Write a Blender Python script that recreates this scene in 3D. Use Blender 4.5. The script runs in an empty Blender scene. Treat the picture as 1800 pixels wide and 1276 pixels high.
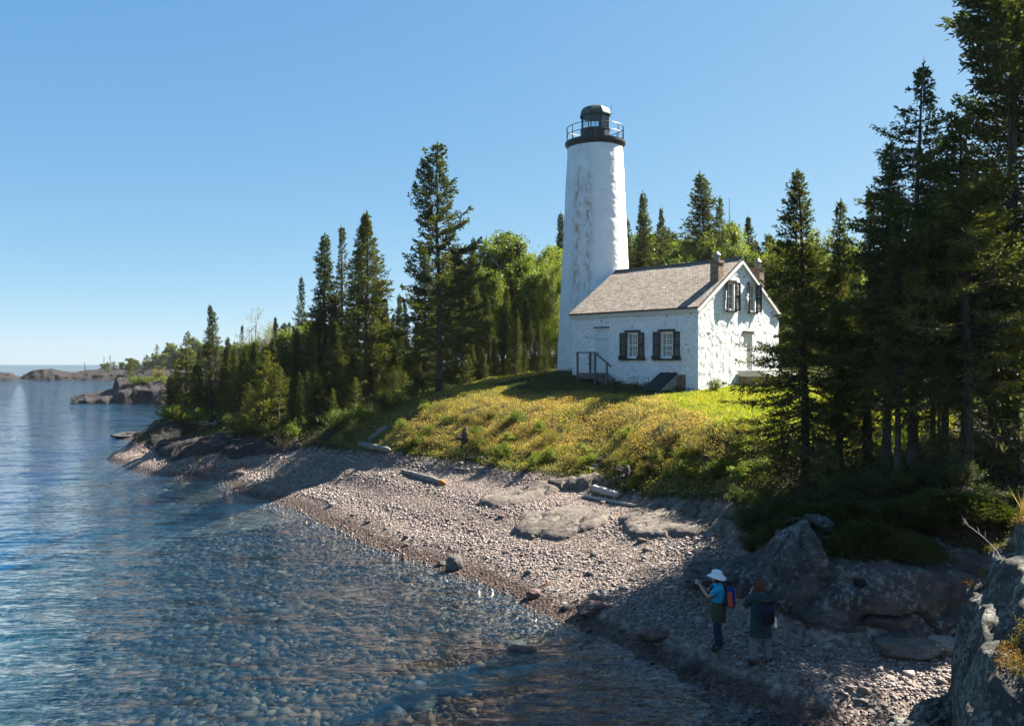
import bpy, bmesh, math, random
import numpy as np
from mathutils import Vector, Matrix
R = math.radians
F = 1450.0; CX = 900.0; CY = 641.0; HC = 6.3      # focal length in photo pixels, principal point, camera height above the lake
scene = bpy.context.scene
COL = scene.collection
SUN_AZ, SUN_EL = R(60.5), R(44)

def atD(px, py, D):
    return Vector(((px-CX)/F*D, D, HC-(py-CY)/F*D))
def atz(px, py, z):
    D = F*(HC-z)/(py-CY)
    return ((px-CX)/F*D, D, z)
def proj(P):
    P = np.asarray(P, float)
    Y = np.maximum(P[..., 1], .1)
    return CX+F*P[..., 0]/Y, CY+F*(HC-P[..., 2])/Y

# ---------- numpy noise ----------
def _hash(i, j, k, seed):
    h = (i.astype(np.int64)*374761393 + j.astype(np.int64)*668265263 + k.astype(np.int64)*2147483647 + seed*974634777) & 0xffffffff
    h = ((h ^ (h >> 13))*1274126177) & 0xffffffff
    h = (h ^ (h >> 16)) & 0xffffffff
    h = (h*2246822519) & 0xffffffff
    return ((h ^ (h >> 15)) & 0xffff)/65535.0
def vnoise(P, seed=0):
    P = np.asarray(P, float)
    I = np.floor(P).astype(np.int64); f = P-I; f = f*f*(3-2*f)
    i, j, k = I[..., 0], I[..., 1], I[..., 2]
    u, v, w = f[..., 0], f[..., 1], f[..., 2]
    def c(a, b, d): return _hash(i+a, j+b, k+d, seed)
    x00 = c(0,0,0)*(1-u)+c(1,0,0)*u; x10 = c(0,1,0)*(1-u)+c(1,1,0)*u
    x01 = c(0,0,1)*(1-u)+c(1,0,1)*u; x11 = c(0,1,1)*(1-u)+c(1,1,1)*u
    return ((x00*(1-v)+x10*v)*(1-w)+(x01*(1-v)+x11*v)*w)*2-1
def fbm(P, octv=4, seed=0, gain=.5):
    P = np.asarray(P, float); s = 0; a = 1; t = 0
    for o in range(octv):
        s = s+a*vnoise(P*(2.03**o)+o*17.3, seed+o); t += a; a *= gain
    return s/t
def n2(X, Y, sc, octv=3, seed=0):
    return fbm(np.stack([X*sc, Y*sc, np.zeros_like(X)+.5], -1), octv, seed)

def in_poly(x, y, poly):
    x = np.asarray(x, float); y = np.asarray(y, float)
    inside = np.zeros(x.shape, bool); n = len(poly)
    for a in range(n):
        x1, y1 = poly[a]; x2, y2 = poly[(a+1) % n]
        if y1 == y2: continue
        c = ((y1 > y) != (y2 > y)) & (x < (x2-x1)*(y-y1)/(y2-y1)+x1)
        inside ^= c
    return inside

# ---------- object helpers ----------
def mesh_np(name, V, faces, col=None, uv=None, smooth=False):
    V = np.asarray(V, np.float32); faces = np.asarray(faces, np.int32)
    me = bpy.data.meshes.new(name)
    n, k = faces.shape
    me.vertices.add(len(V)); me.vertices.foreach_set('co', V.ravel())
    me.loops.add(n*k); me.loops.foreach_set('vertex_index', faces.ravel())
    me.polygons.add(n)
    me.polygons.foreach_set('loop_start', np.arange(0, n*k, k, dtype=np.int32))
    try: me.polygons.foreach_set('loop_total', np.full(n, k, np.int32))
    except Exception: pass
    if smooth: me.polygons.foreach_set('use_smooth', np.ones(n, bool))
    me.update(calc_edges=True)
    if col is not None:
        col = np.asarray(col, np.float32)
        if col.shape[1] == 3: col = np.concatenate([col, np.ones((len(col), 1), np.float32)], 1)
        at = me.color_attributes.new('Col', 'FLOAT_COLOR', 'POINT')
        at.data.foreach_set('color', col.ravel())
    return me
def link(name, me, mat=None, parent=None, loc=None):
    o = bpy.data.objects.new(name, me); COL.objects.link(o)
    if mat is not None and me is not None and len(me.materials) == 0:
        me.materials.append(mat)
    if parent is not None: o.parent = parent
    if loc is not None: o.location = loc
    return o
def tag(o, label=None, cat=None, group=None, kind=None):
    if label: o['label'] = label
    if cat: o['category'] = cat
    if group: o['group'] = group
    if kind: o['kind'] = kind
    return o
def empty(name, loc, rz=0.0):
    o = bpy.data.objects.new(name, None); COL.objects.link(o)
    o.empty_display_size = .2; o.location = loc; o.rotation_euler = (0, 0, rz)
    return o
def copy_tree(o, parent=None):
    c = o.copy(); COL.objects.link(c); c.parent = parent
    for ch in list(o.children): copy_tree(ch, c)
    return c

class MB:
    """collects simple shapes in one bmesh"""
    def __init__(self): self.bm = bmesh.new()
    def box(self, x0, x1, y0, y1, z0, z1, bev=0, M=None):
        r = bmesh.ops.create_cube(self.bm, size=1.0)
        vs = r['verts']
        for v in vs:
            v.co = Vector((x0+(v.co.x+.5)*(x1-x0), y0+(v.co.y+.5)*(y1-y0), z0+(v.co.z+.5)*(z1-z0)))
        if bev:
            es = list({e for v in vs for e in v.link_edges})
            rr = bmesh.ops.bevel(self.bm, geom=es, offset=bev, segments=1, affect='EDGES', profile=.5)
            vs = list({v for f in rr['faces'] for v in f.verts} | {v for v in vs if v.is_valid})
        if M is not None:
            for v in vs: v.co = M @ v.co
        return vs
    def tube(self, pts, rad, seg=8, cap=True):
        pts = [Vector(p) for p in pts]; n = len(pts)
        if not hasattr(rad, '__len__'): rad = [rad]*n
        rings = []
        up = Vector((0, 0, 1)); prev = None
        for i, p in enumerate(pts):
            d = (pts[min(i+1, n-1)]-pts[max(i-1, 0)]).normalized()
            if prev is None:
                a = d.cross(up)
                if a.length < 1e-3: a = Vector((1, 0, 0))
                a.normalize()
            else:
                a = (prev-d*prev.dot(d)).normalized()
            prev = a; b = d.cross(a)
            rings.append([self.bm.verts.new(p+(a*math.cos(t)+b*math.sin(t))*rad[i]) for t in [2*math.pi*k/seg for k in range(seg)]])
        for i in range(n-1):
            for k in range(seg):
                self.bm.faces.new((rings[i][k], rings[i][(k+1) % seg], rings[i+1][(k+1) % seg], rings[i+1][k]))
        if cap:
            self.bm.faces.new(rings[0][::-1]); self.bm.faces.new(rings[-1])
        return rings
    def lathe(self, prof, seg=48, cx=0, cy=0, closed=False):
        rings = []
        for (r, z) in prof:
            rings.append([self.bm.verts.new((cx+r*math.cos(2*math.pi*k/seg), cy+r*math.sin(2*math.pi*k/seg), z)) for k in range(seg)])
        m = len(rings)
        for i in range(m if closed else m-1):
            j = (i+1) % m
            for k in range(seg):
                self.bm.faces.new((rings[i][k], rings[i][(k+1) % seg], rings[j][(k+1) % seg], rings[j][k]))
        return rings
    def poly(self, pts, thick=None):
        vs = [self.bm.verts.new(p) for p in pts]
        return self.bm.faces.new(vs)
    def prism(self, pts, d):
        """closed prism: polygon pts (3d) extruded by vector d"""
        d = Vector(d)
        a = [self.bm.verts.new(p) for p in pts]; b = [self.bm.verts.new(Vector(p)+d) for p in pts]
        n = len(pts)
        self.bm.faces.new(a[::-1]); self.bm.faces.new(b)
        for i in range(n):
            self.bm.faces.new((a[i], a[(i+1) % n], b[(i+1) % n], b[i]))
    def build(self, name, mat, parent=None, smooth=False, loc=None):
        me = bpy.data.meshes.new(name)
        bmesh.ops.recalc_face_normals(self.bm, faces=self.bm.faces)
        self.bm.to_mesh(me); self.bm.free()
        if smooth:
            for p in me.polygons: p.use_smooth = True
        return link(name, me, mat, parent, loc)

# ---------- materials ----------
def new_mat(name):
    m = bpy.data.materials.new(name); m.use_nodes = True
    nt = m.node_tree; nt.nodes.clear()
    return m, nt
class NT:
    def __init__(self, nt): self.nt = nt
    def n(self, typ, **kw):
        nd = self.nt.nodes.new(typ)
        ins = kw.pop('ins', {})
        for k, v in kw.items(): setattr(nd, k, v)
        for k, v in ins.items():
            s = nd.inputs[k]
            if isinstance(v, bpy.types.NodeSocket): self.nt.links.new(v, s)
            else: s.default_value = v
        return nd
    def noise(self, vec, scale, detail=4, rough=.55, dist=0):
        return self.n('ShaderNodeTexNoise', ins={'Vector': vec, 'Scale': scale, 'Detail': detail, 'Roughness': rough, 'Distortion': dist}).outputs[0]
    def ramp(self, fac, stops, interp='LINEAR'):
        r = self.n('ShaderNodeValToRGB', ins={'Fac': fac}); r.color_ramp.interpolation = interp
        e = r.color_ramp.elements
        while len(e) < len(stops): e.new(.5)
        for i, (p, c) in enumerate(stops):
            e[i].position = p; e[i].color = (c, c, c, 1) if not hasattr(c, '__len__') else (*c[:3], 1)
        return r.outputs[0]
    def mix(self, fac, a, b, mode='MIX'):
        m = self.n('ShaderNodeMix', data_type='RGBA', blend_type=mode)
        def put(s, v):
            if isinstance(v, bpy.types.NodeSocket): self.nt.links.new(v, s)
            elif hasattr(v, '__len__'): s.default_value = (*v[:3], 1)
            else: s.default_value = v
        put(m.inputs[0], fac); put(m.inputs[6], a); put(m.inputs[7], b)
        return m.outputs[2]
    def math(self, op, a, b=0.0, c=None, clamp=False):
        m = self.n('ShaderNodeMath', operation=op, use_clamp=clamp)
        for i, v in enumerate((a, b) if c is None else (a, b, c)):
            if isinstance(v, bpy.types.NodeSocket): self.nt.links.new(v, m.inputs[i])
            else: m.inputs[i].default_value = v
        return m.outputs[0]
    def bump(self, h, strength=.5, dist=.02, normal=None):
        b = self.n('ShaderNodeBump', ins={'Height': h, 'Strength': strength, 'Distance': dist})
        if normal is not None: self.nt.links.new(normal, b.inputs['Normal'])
        return b.outputs[0]
    def principled(self, col, rough=.8, normal=None, spec=.3, metal=0):
        p = self.n('ShaderNodeBsdfPrincipled')
        def put(s, v):
            if isinstance(v, bpy.types.NodeSocket): self.nt.links.new(v, s)
            elif hasattr(v, '__len__'): s.default_value = (*v[:3], 1)
            else: s.default_value = v
        put(p.inputs['Base Color'], col); put(p.inputs['Roughness'], rough)
        p.inputs['Specular IOR Level'].default_value = spec; p.inputs['Metallic'].default_value = metal
        if normal is not None: self.nt.links.new(normal, p.inputs['Normal'])
        return p.outputs[0]
    def out(self, surf=None, vol=None):
        o = self.n('ShaderNodeOutputMaterial')
        if surf is not None: self.nt.links.new(surf, o.inputs['Surface'])
        if vol is not None: self.nt.links.new(vol, o.inputs['Volume'])
    def pos(self): return self.n('ShaderNodeNewGeometry').outputs['Position']
    def obj(self): return self.n('ShaderNodeTexCoord').outputs['Object']
    def uv(self): return self.n('ShaderNodeTexCoord').outputs['UV']
    def mapv(self, vec, scale=(1, 1, 1), rot=(0, 0, 0)):
        return self.n('ShaderNodeMapping', ins={'Vector': vec, 'Scale': scale, 'Rotation': rot}).outputs[0]
    def attr(self, name='Col'): return self.n('ShaderNodeAttribute', attribute_name=name).outputs['Color']

def plain(name, col, rough=.7, nscale=12, var=.25, bump=.15, spec=.3, metal=0, bdist=.01):
    m, nt = new_mat(name); t = NT(nt); v = t.obj()
    f = t.noise(v, nscale, 5, .6)
    lo = [c*(1-var) for c in col]; hi = [min(1, c*(1+var)) for c in col]
    c = t.ramp(f, [(.3, lo), (.7, hi)])
    nrm = t.bump(t.noise(v, nscale*3, 4), bump, bdist)
    t.out(t.principled(c, rough, nrm, spec, metal)); return m
# ---------- terrain: scattered control heights, read off the photograph as (pixel, height) ----------
ctrl = []
def cz(px, py, z): ctrl.append(atz(px, py, z))
def cD(X, Y, z): ctrl.append((X, Y, z))
SHORE = [(215,770),(262,786),(300,810),(350,836),(400,852),(480,880),(540,905),(600,932),(680,966),(760,992),(830,1020),(900,1047),(950,1075),(1000,1096),(1060,1118),(1120,1145),(1180,1178),(1240,1205),(1320,1240),(1420,1268),(1540,1295),(1680,1320)]
for p in SHORE: cz(p[0], p[1], 0.0)
for px, rows in {
    480: [(860,.3),(830,.75),(800,1.3),(780,1.75)],
    620: [(900,.35),(870,.65),(840,1.05),(800,1.7),(760,2.7),(735,3.4)],
    740: [(940,.40),(900,.75),(860,1.15),(815,1.85),(790,2.35),(755,3.2),(725,3.9),(695,4.65)],
    850: [(960,.5),(900,1.0),(850,1.55),(815,2.05),(785,2.7),(750,3.4),(720,4.1),(690,4.85)],
    950: [(1030,.3),(970,.65),(910,1.1),(860,1.6),(835,2.0),(800,2.6),(760,3.35),(725,4.1),(695,4.75)],
    1050: [(1060,.35),(1000,.65),(950,.95),(900,1.3),(870,1.55),(840,1.95),(800,2.65),(760,3.45),(730,4.1),(700,4.75)],
    1150: [(1100,.4),(1040,.7),(980,1.0),(920,1.4),(880,1.75),(840,2.3),(800,3.0),(760,3.75),(730,4.25)],
    1250: [(1140,.35),(1080,.6),(1000,1.05),(940,1.45),(890,1.9),(850,2.5),(800,3.3),(760,4.0),(720,4.55)],
    1340: [(1165,.4),(1100,.75),(800,3.55),(760,4.15),(720,4.65)],
    1420: [(1200,.4),(1140,.6),(800,3.65),(740,4.45)],
    1550: [(1230,.35),(1130,.75),(840,3.6),(720,4.65)],
    1680: [(1270,.1),(1200,.5),(1115,.85),(860,3.55)]}.items():
    for py, z in rows: cz(px, py, z)
for p in [(300,775,1.4),(282,742,2.4),(330,746,2.0),(385,745,2.3),(460,762,2.1),(400,800,1.1),(350,810,.8),(560,772,2.3),(650,738,3.4),(700,722,3.85),(770,690,4.75),(850,668,5.35)]: cz(*p)
for p in [(7.2,18.6,2.5),(9,18.6,2.75),(11,18.2,2.9),(13,18,3.2),(13,22,3.8),(11,15,.9),(12.5,15,1.8),(16,14,3.5),(16,20,4.0),(20,16,4.5),(24,24,5),(20,30,5),(13,30,4.7),(10,29,4.55),
          (8.69,38.5,5.0),(3.24,44.3,5.75),(14,43.5,5.2),(4.9,48.9,5.7),(1.5,48,5.65),(8,46,5.6),(18,42,5.2),(24,40,5.3),(30,32,5.3),(40,40,6),(60,60,7),(60,20,5),(30,10,4),(60,3,4),(20,5,3.5),
          (6.5,11,1.0),(8.5,10,1.6),(6,7,1.5),(9,6,2.6),(4.2,9.5,-.6),(3.5,6,-1.6),(2.5,12,-.5),(0,12,-1.0),(-4,14,-1.1),(-6,20,-.9),(-10,24,-1.3),(-8,9,-2.0),(-3,7,-2.0),(0,3,-2.6),(-20,10,-3.6),(-20,25,-3.2),(-24,40,-3.4),(-20,36,-2.0),(-16,30,-1.6),(-32,50,-3.8),(-34,62,-3.5),
          (-60,20,-5),(-70,3,-5),(-70,60,-5),(-70,120,-5),(-48,90,-4.5),(-40,72,-4),(-36,78,-3),(-31,76,-.8),(-27,82,-.6),(-24,95,-.7),(-22,120,-1),(-27,68,1.6),(-24,74,2.2),(-18,80,3.0),(-20,66,2.8),(-15,56,3.2),(-12,52,3.2),(-10,60,4.2),(-5,56,5.2),(0,56,5.8),(-14,100,4.5),(-10,120,5),(0,75,6.8),(10,70,7.2),(10,90,8),(20,60,6.6),(30,80,8),(60,120,9),(20,120,8.5),(30,55,6.4)]: cD(*p)
C = np.array(ctrl); Cn = len(C)
def _ker(d): return np.sqrt(d*d+.25)
_d = np.linalg.norm(C[:, None, :2]-C[None, :, :2], axis=2)
A = np.zeros((Cn+3, Cn+3)); A[:Cn, :Cn] = _ker(_d)-np.eye(Cn)*.05
A[:Cn, Cn] = 1; A[:Cn, Cn+1:] = C[:, :2]; A[Cn, :Cn] = 1; A[Cn+1:, :Cn] = C[:, :2].T
W = np.linalg.lstsq(A, np.concatenate([C[:, 2], np.zeros(3)]), rcond=None)[0]
def height0(X, Y):
    X = np.asarray(X, float); Y = np.asarray(Y, float)
    sh = X.shape; x = np.clip(X.ravel(), -70, 60); y = np.clip(Y.ravel(), 3, 120)
    o = np.empty(len(x))
    for s in range(0, len(x), 20000):
        e = slice(s, s+20000)
        d = np.hypot(x[e, None]-C[None, :, 0], y[e, None]-C[None, :, 1])
        o[e] = _ker(d) @ W[:Cn] + W[Cn] + W[Cn+1]*x[e]+W[Cn+2]*y[e]
    return o.reshape(sh)
GX0, GX1, GY0, GY1, GS = -70, 60, 3, 120, .25
gx = np.arange(GX0, GX1+.01, GS); gy = np.arange(GY0, GY1+.01, GS)
GXX, GYY = np.meshgrid(gx, gy)
# the smooth part on a 1 m grid, then bilinear
cx_ = np.arange(GX0, GX1+.01, .5); cy_ = np.arange(GY0, GY1+.01, .5)
_cc = height0(*np.meshgrid(cx_, cy_))
def _bil(G, x0, y0, s, X, Y):
    fx = np.clip((X-x0)/s, 0, G.shape[1]-1.001); fy = np.clip((Y-y0)/s, 0, G.shape[0]-1.001)
    i = fx.astype(int); j = fy.astype(int); u = fx-i; v = fy-j
    return (G[j, i]*(1-u)+G[j, i+1]*u)*(1-v)+(G[j+1, i]*(1-u)+G[j+1, i+1]*u)*v
GZ = _bil(_cc, GX0, GY0, .5, GXX, GYY)
GZ = GZ+.10*n2(GXX, GYY, .35, 3, 3)*np.clip((GZ+1)/2, .3, 1)+.05*n2(GXX, GYY, 1.6, 2, 5)
# storm ridges along the beach
_rid = np.sin((GZ*7.0)+1.2*n2(GXX, GYY, .25, 2, 9))
GZ = GZ+np.where((GZ > .25) & (GZ < 2.2), .07*_rid, 0)
def ground(X, Y):
    if np.isscalar(X): return float(_bil(GZ, GX0, GY0, GS, np.array([float(X)]), np.array([float(Y)]))[0])
    return _bil(GZ, GX0, GY0, GS, np.asarray(X, float), np.asarray(Y, float))

_Dm = np.concatenate([np.arange(8, 60, .05), np.arange(60, 160, .25)])
def hit(px, py):
    """first point where the sight line through a photo pixel meets the ground"""
    z = HC-(py-CY)/F*_Dm; g_ = ground((px-CX)/F*_Dm, _Dm); k = np.nonzero(z < g_)[0]
    D = _Dm[k[0]] if len(k) else _Dm[-1]
    return np.array([(px-CX)/F*D, D, ground((px-CX)/F*D, D)])

# regions, outlined where they lie on the ground as seen in the photograph
LAWN = [(575,775),(620,748),(690,712),(760,694),(850,668),(905,655),(985,664),(1100,690),(1228,690),(1300,668),(1400,672),(1560,690),(1680,740),(1680,800),(1400,800),(1330,880),(1292,872),(1190,872),(1110,862),(1050,838),(960,832),(880,822),(820,806),(745,800),(690,792),(610,790)]
ORANGE = [(690,758),(720,728),(800,712),(900,700),(1010,697),(1130,703),(1180,710),(1265,748),(1300,800),(1270,850),(1200,850),(1100,828),(1000,815),(900,800),(800,790),(720,786)]
BRIGHT = [(1150,700),(1228,690),(1300,668),(1400,672),(1560,690),(1680,740),(1660,790),(1480,790),(1340,785),(1290,775),(1255,745),(1180,712)]
BEACH = [(215,772),(300,805),(400,795),(470,790),(560,790),(610,792),(690,797),(745,804),(820,812),(880,828),(960,838),(1040,850),(1110,872),(1190,880),(1300,890),(1330,960),(1400,1130),(1700,1115),(1760,1400),(1500,1400),(1240,1230),(1000,1120),(800,1030),(600,950),(400,870),(300,830)]
LEDGE = [[(848,888),(870,870),(960,852),(985,862),(930,880),(870,892)],[(900,935),(925,905),(1010,893),(1075,900),(1060,925),(990,945)],[(1075,905),(1130,885),(1290,880),(1300,930),(1240,940),(1110,945)],[(960,850),(1040,838),(1070,848),(1010,858)]]
def region(P, poly, soft=0):
    px, py = proj(P)
    if soft:
        px = px+soft*n2(P[..., 0], P[..., 1], .9, 2, 21); py = py+.5*soft*n2(P[..., 0], P[..., 1], .9, 2, 22)
    return in_poly(px, py, poly)

def build_terrain():
    ex = lambda a, lo, hi: np.concatenate([lo, a, hi])
    far = np.array([6, 20, 60, 200, 700, 2500.])
    tx = ex(gx, GX0-far[::-1], GX1+far); ty = ex(gy, np.array([-60, -20, -4.]), GY1+far)
    TX, TY = np.meshgrid(tx, ty)
    TZ = ground(TX, TY)
    V = np.stack([TX, TY, TZ], -1).reshape(-1, 3)
    ny, nx = TX.shape
    a = (np.arange(ny-1)[:, None]*nx+np.arange(nx-1)[None]).ravel()
    faces = np.stack([a, a+1, a+nx+1, a+nx], 1)
    # zones: r = grass soil, g = pebbles, b = bare bedrock
    lawn = region(V, LAWN, 18).astype(float); beach = region(V, BEACH, 14)
    led = np.zeros(len(V), bool)
    for l in LEDGE: led |= region(V, l, 10)
    z = V[:, 2]
    forest = (~region(V, LAWN, 18)) & (~beach) & (z > .9)
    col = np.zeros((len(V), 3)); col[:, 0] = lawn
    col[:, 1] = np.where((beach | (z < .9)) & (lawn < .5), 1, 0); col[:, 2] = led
    me = mesh_np('ground', V, faces, col, smooth=True)
    m, nt = new_mat('ground_mat'); t = NT(nt); p = t.pos(); c = t.attr()
    sep = t.n('ShaderNodeSeparateColor', ins={'Color': c}); zz = t.n('ShaderNodeSeparateXYZ', ins={'Vector': p}).outputs[2]
    vor = t.n('ShaderNodeTexVoronoi', feature='F1', ins={'Vector': p, 'Scale': 9.0, 'Randomness': 1.0})
    vor2 = t.n('ShaderNodeTexVoronoi', feature='F1', ins={'Vector': p, 'Scale': 3.2, 'Randomness': 1.0})
    stone = t.ramp(t.n('ShaderNodeSeparateColor', ins={'Color': vor.outputs['Color']}).outputs[0], [(0, (.08,.07,.064)), (.35, (.145,.125,.115)), (.6, (.18,.148,.135)), (.85, (.225,.20,.185)), (1, (.28,.255,.235))])
    stone2 = t.ramp(t.n('ShaderNodeSeparateColor', ins={'Color': vor2.outputs['Color']}).outputs[1], [(0, (.03,.021,.015)), (.4, (.07,.050,.034)), (.7, (.105,.076,.05)), (1, (.20,.15,.105))])
    uw = t.math('MULTIPLY_ADD', zz, -2.2, -.25, True)          # cobbles on the lake floor are larger and have algae
    peb = t.mix(uw, stone, stone2)
    wet = t.ramp(t.math('ADD', zz, t.math('MULTIPLY', t.noise(p, 1.7, 3), .16)), [(0, (.75,.72,.69)), (.05, (.40,.345,.32)), (.22, (.40,.345,.32)), (.36, (1,1,1))])
    peb = t.mix(1, peb, wet, 'MULTIPLY')
    deep = t.math('MULTIPLY_ADD', zz, -.55, -1.0, True)      # bluish bed farther out: the lake's scattered light put into the floor colour
    peb = t.mix(deep, peb, t.ramp(t.noise(p, .5, 4), [(.35, (.22,.27,.30)), (.65, (.34,.40,.42))]))
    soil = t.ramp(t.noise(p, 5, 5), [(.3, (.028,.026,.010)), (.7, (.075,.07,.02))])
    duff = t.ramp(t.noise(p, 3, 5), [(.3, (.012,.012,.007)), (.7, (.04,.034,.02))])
    rock = t.ramp(t.noise(t.mapv(p, (1, 3, 1)), 2.2, 7, .65), [(.3, (.09,.07,.056)), (.5, (.16,.13,.107)), (.7, (.24,.20,.17))])
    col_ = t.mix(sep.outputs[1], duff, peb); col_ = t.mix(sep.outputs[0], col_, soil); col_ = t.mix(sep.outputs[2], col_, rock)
    col_ = t.mix(1, col_, (1.0, .93, .86), 'MULTIPLY')
    hgt = t.math('ADD', t.math('MULTIPLY', vor.outputs['Distance'], -1.0), t.math('MULTIPLY', t.math('MULTIPLY', vor2.outputs['Distance'], -2.2), uw))
    hgt = t.math('ADD', hgt, t.math('MULTIPLY', t.noise(p, 6, 6, .7), .8))
    t.out(t.principled(col_, t.ramp(wet, [(.4, .4), (1, .85)]), t.bump(hgt, .9, .06), .12))
    tag(link('ground', me, m), kind='structure')
build_terrain()

# ---------- lake ----------
def build_water():
    L = 9000
    mb = MB(); mb.box(-L, 4000, -800, 16000, -14, 0.0)
    m, nt = new_mat('lake_water'); t = NT(nt); p = t.pos()
    a = t.noise(t.mapv(p, (.9, 2.3, 1), (0, 0, R(14))), 1.15, 3, .5, .6)
    b = t.noise(t.mapv(p, (1.2, 2.6, 1), (0, 0, R(-9))), 3.4, 3, .55, .4)
    c = t.noise(t.mapv(p, (.3, 1.0, 1), (0, 0, R(10))), .35, 2, .5)
    h = t.math('ADD', t.math('MULTIPLY', a, .30), t.math('ADD', t.math('MULTIPLY', b, .07), t.math('MULTIPLY', c, .5)))
    # wave slopes given as slopes, so that far water stays as rough as near water
    def slope(scale, rot, sc, sx, sy, dist=.5):
        c_ = t.n('ShaderNodeTexNoise', ins={'Vector': t.mapv(p, scale, (0, 0, R(rot))), 'Scale': sc, 'Detail': 2.0, 'Roughness': .5, 'Distortion': dist}).outputs['Color']
        v_ = t.n('ShaderNodeVectorMath', operation='SUBTRACT', ins={0: c_, 1: (.5, .5, .5)}).outputs[0]
        return t.n('ShaderNodeVectorMath', operation='MULTIPLY', ins={0: v_, 1: (sx, sy, 0)}).outputs[0]
    va_ = lambda a_, b_: t.n('ShaderNodeVectorMath', operation='ADD', ins={0: a_, 1: b_}).outputs[0]
    sl_ = va_(va_(slope((.45, 1.5, 1), 12, 1.1, .60, .85), slope((1.0, 2.0, 1), -10, 3.4, .70, .75)), slope((.25, .8, 1), 8, .3, .12, .35))
    nn_ = t.n('ShaderNodeVectorMath', operation='NORMALIZE', ins={0: va_(sl_, (0, 0, 1))}).outputs[0]
    nrm = t.bump(h, .35, 1.0, nn_)
    bf = t.n('ShaderNodeNewGeometry').outputs['Backfacing']
    fr = t.n('ShaderNodeFresnel', ins={'IOR': t.math('MULTIPLY_ADD', bf, 1/1.33-1.33, 1.33), 'Normal': nrm}).outputs[0]
    gl = t.n('ShaderNodeBsdfGlossy', ins={'Color': (1, 1, 1, 1), 'Roughness': .03, 'Normal': nrm}).outputs[0]
    tr = t.n('ShaderNodeBsdfTransparent', ins={'Color': (.93, .97, .97, 1)}).outputs[0]
    body = t.n('ShaderNodeBsdfDiffuse', ins={'Color': (.012, .10, .20, 1)}).outputs[0]      # light scattered back by the lake itself
    tr = t.n('ShaderNodeMixShader', ins={0: .07, 1: tr, 2: body}).outputs[0]
    mx = t.n('ShaderNodeMixShader', ins={0: fr, 1: tr, 2: gl}).outputs[0]
    va = t.n('ShaderNodeVolumeAbsorption', ins={'Color': (.10, .60, .80, 1), 'Density': .21}).outputs[0]
    t.out(mx, va)
    o = mb.build('water', m); tag(o, kind='structure')
build_water()

# ---------- camera, sky, sun ----------
cam = bpy.data.cameras.new('camera'); cam.sensor_width = 36; cam.lens = 36*F/1800; cam.clip_end = 20000; cam.clip_start = .05
cam.shift_y = 3/1800.
co = bpy.data.objects.new('camera', cam); COL.objects.link(co); co.location = (0, 0, HC); co.rotation_euler = (R(90), 0, 0); scene.camera = co
w = bpy.data.worlds.new('World'); scene.world = w; w.use_nodes = True; wn = w.node_tree; wn.nodes.clear()
EXPO = 2.3
sky = wn.nodes.new('ShaderNodeTexSky'); sky.sky_type = 'NISHITA'; sky.sun_disc = False
sky.sun_elevation = SUN_EL; sky.sun_rotation = SUN_AZ; sky.altitude = 0; sky.air_density = .5; sky.dust_density = .3; sky.ozone_density = 6
wt = NT(wn)
ss = wt.n('ShaderNodeSeparateColor', ins={'Color': sky.outputs[0]})
# tone of a deep clear northern sky: each channel of the sky model rolled off a little
ch_ = [wt.math('MULTIPLY', wt.math('POWER', wt.math('MULTIPLY', ss.outputs[i], .15), p_), k_/.12/2**EXPO) for i, (p_, k_) in enumerate(((.82, 1.22), (.53, 1.03), (.27, .965)))]
cc = wt.n('ShaderNodeCombineColor', ins={0: ch_[0], 1: ch_[1], 2: ch_[2]})
bg = wn.nodes.new('ShaderNodeBackground'); bg.inputs[1].default_value = .12
wo = wn.nodes.new('ShaderNodeOutputWorld'); wn.links.new(cc.outputs[0], bg.inputs[0]); wn.links.new(bg.outputs[0], wo.inputs[0])
SUND = Vector((math.cos(SUN_EL)*math.sin(SUN_AZ), math.cos(SUN_EL)*math.cos(SUN_AZ), math.sin(SUN_EL)))
sl = bpy.data.lights.new('sun', 'SUN'); sl.energy = 5.0; sl.angle = R(.53); sl.color = (1, .92, .80)
so = bpy.data.objects.new('sun', sl); COL.objects.link(so); so.rotation_euler = SUND.to_track_quat('Z', 'Y').to_euler(); so.location = SUND*60
scene.view_settings.view_transform = 'Standard'; scene.view_settings.look = 'None'; scene.view_settings.gamma = 1; scene.view_settings.exposure = EXPO
scene.cycles.use_denoising = True
scene.cycles.max_bounces = 6; scene.cycles.transparent_max_bounces = 12; scene.cycles.diffuse_bounces = 3; scene.cycles.glossy_bounces = 3; scene.cycles.transmission_bounces = 4
scene.cycles.sample_clamp_indirect = 4.0; scene.cycles.caustics_reflective = False; scene.cycles.caustics_refractive = False
# ---------- keeper's house ----------
HX, HY = 8.69, 38.5
E1 = Vector((.682, -.731, 0)).normalized(); E2 = Vector((.731, .682, 0)).normalized()
HB = 4.6                       # local z = 0 (a little under the lowest grade)
HL, HW = 7.99, 7.37
ZE = 6.3+2.68-HB; ZA = 6.3+5.18-HB     # eave and apex heights
def fx(px):
    a = (px-CX)/F; return (HY*a-HX)/(E1.x-E1.y*a)
def fz(x, py): return HC-(py-CY)/F*(HY+E1.y*x)-HB
def gyy(px):
    a = (px-CX)/F; return (HY*a-HX)/(E2.x-E2.y*a)
def gz(y, py): return HC-(py-CY)/F*(HY+E2.y*y)-HB
SL = (ZA-ZE)/(HW/2)

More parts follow.
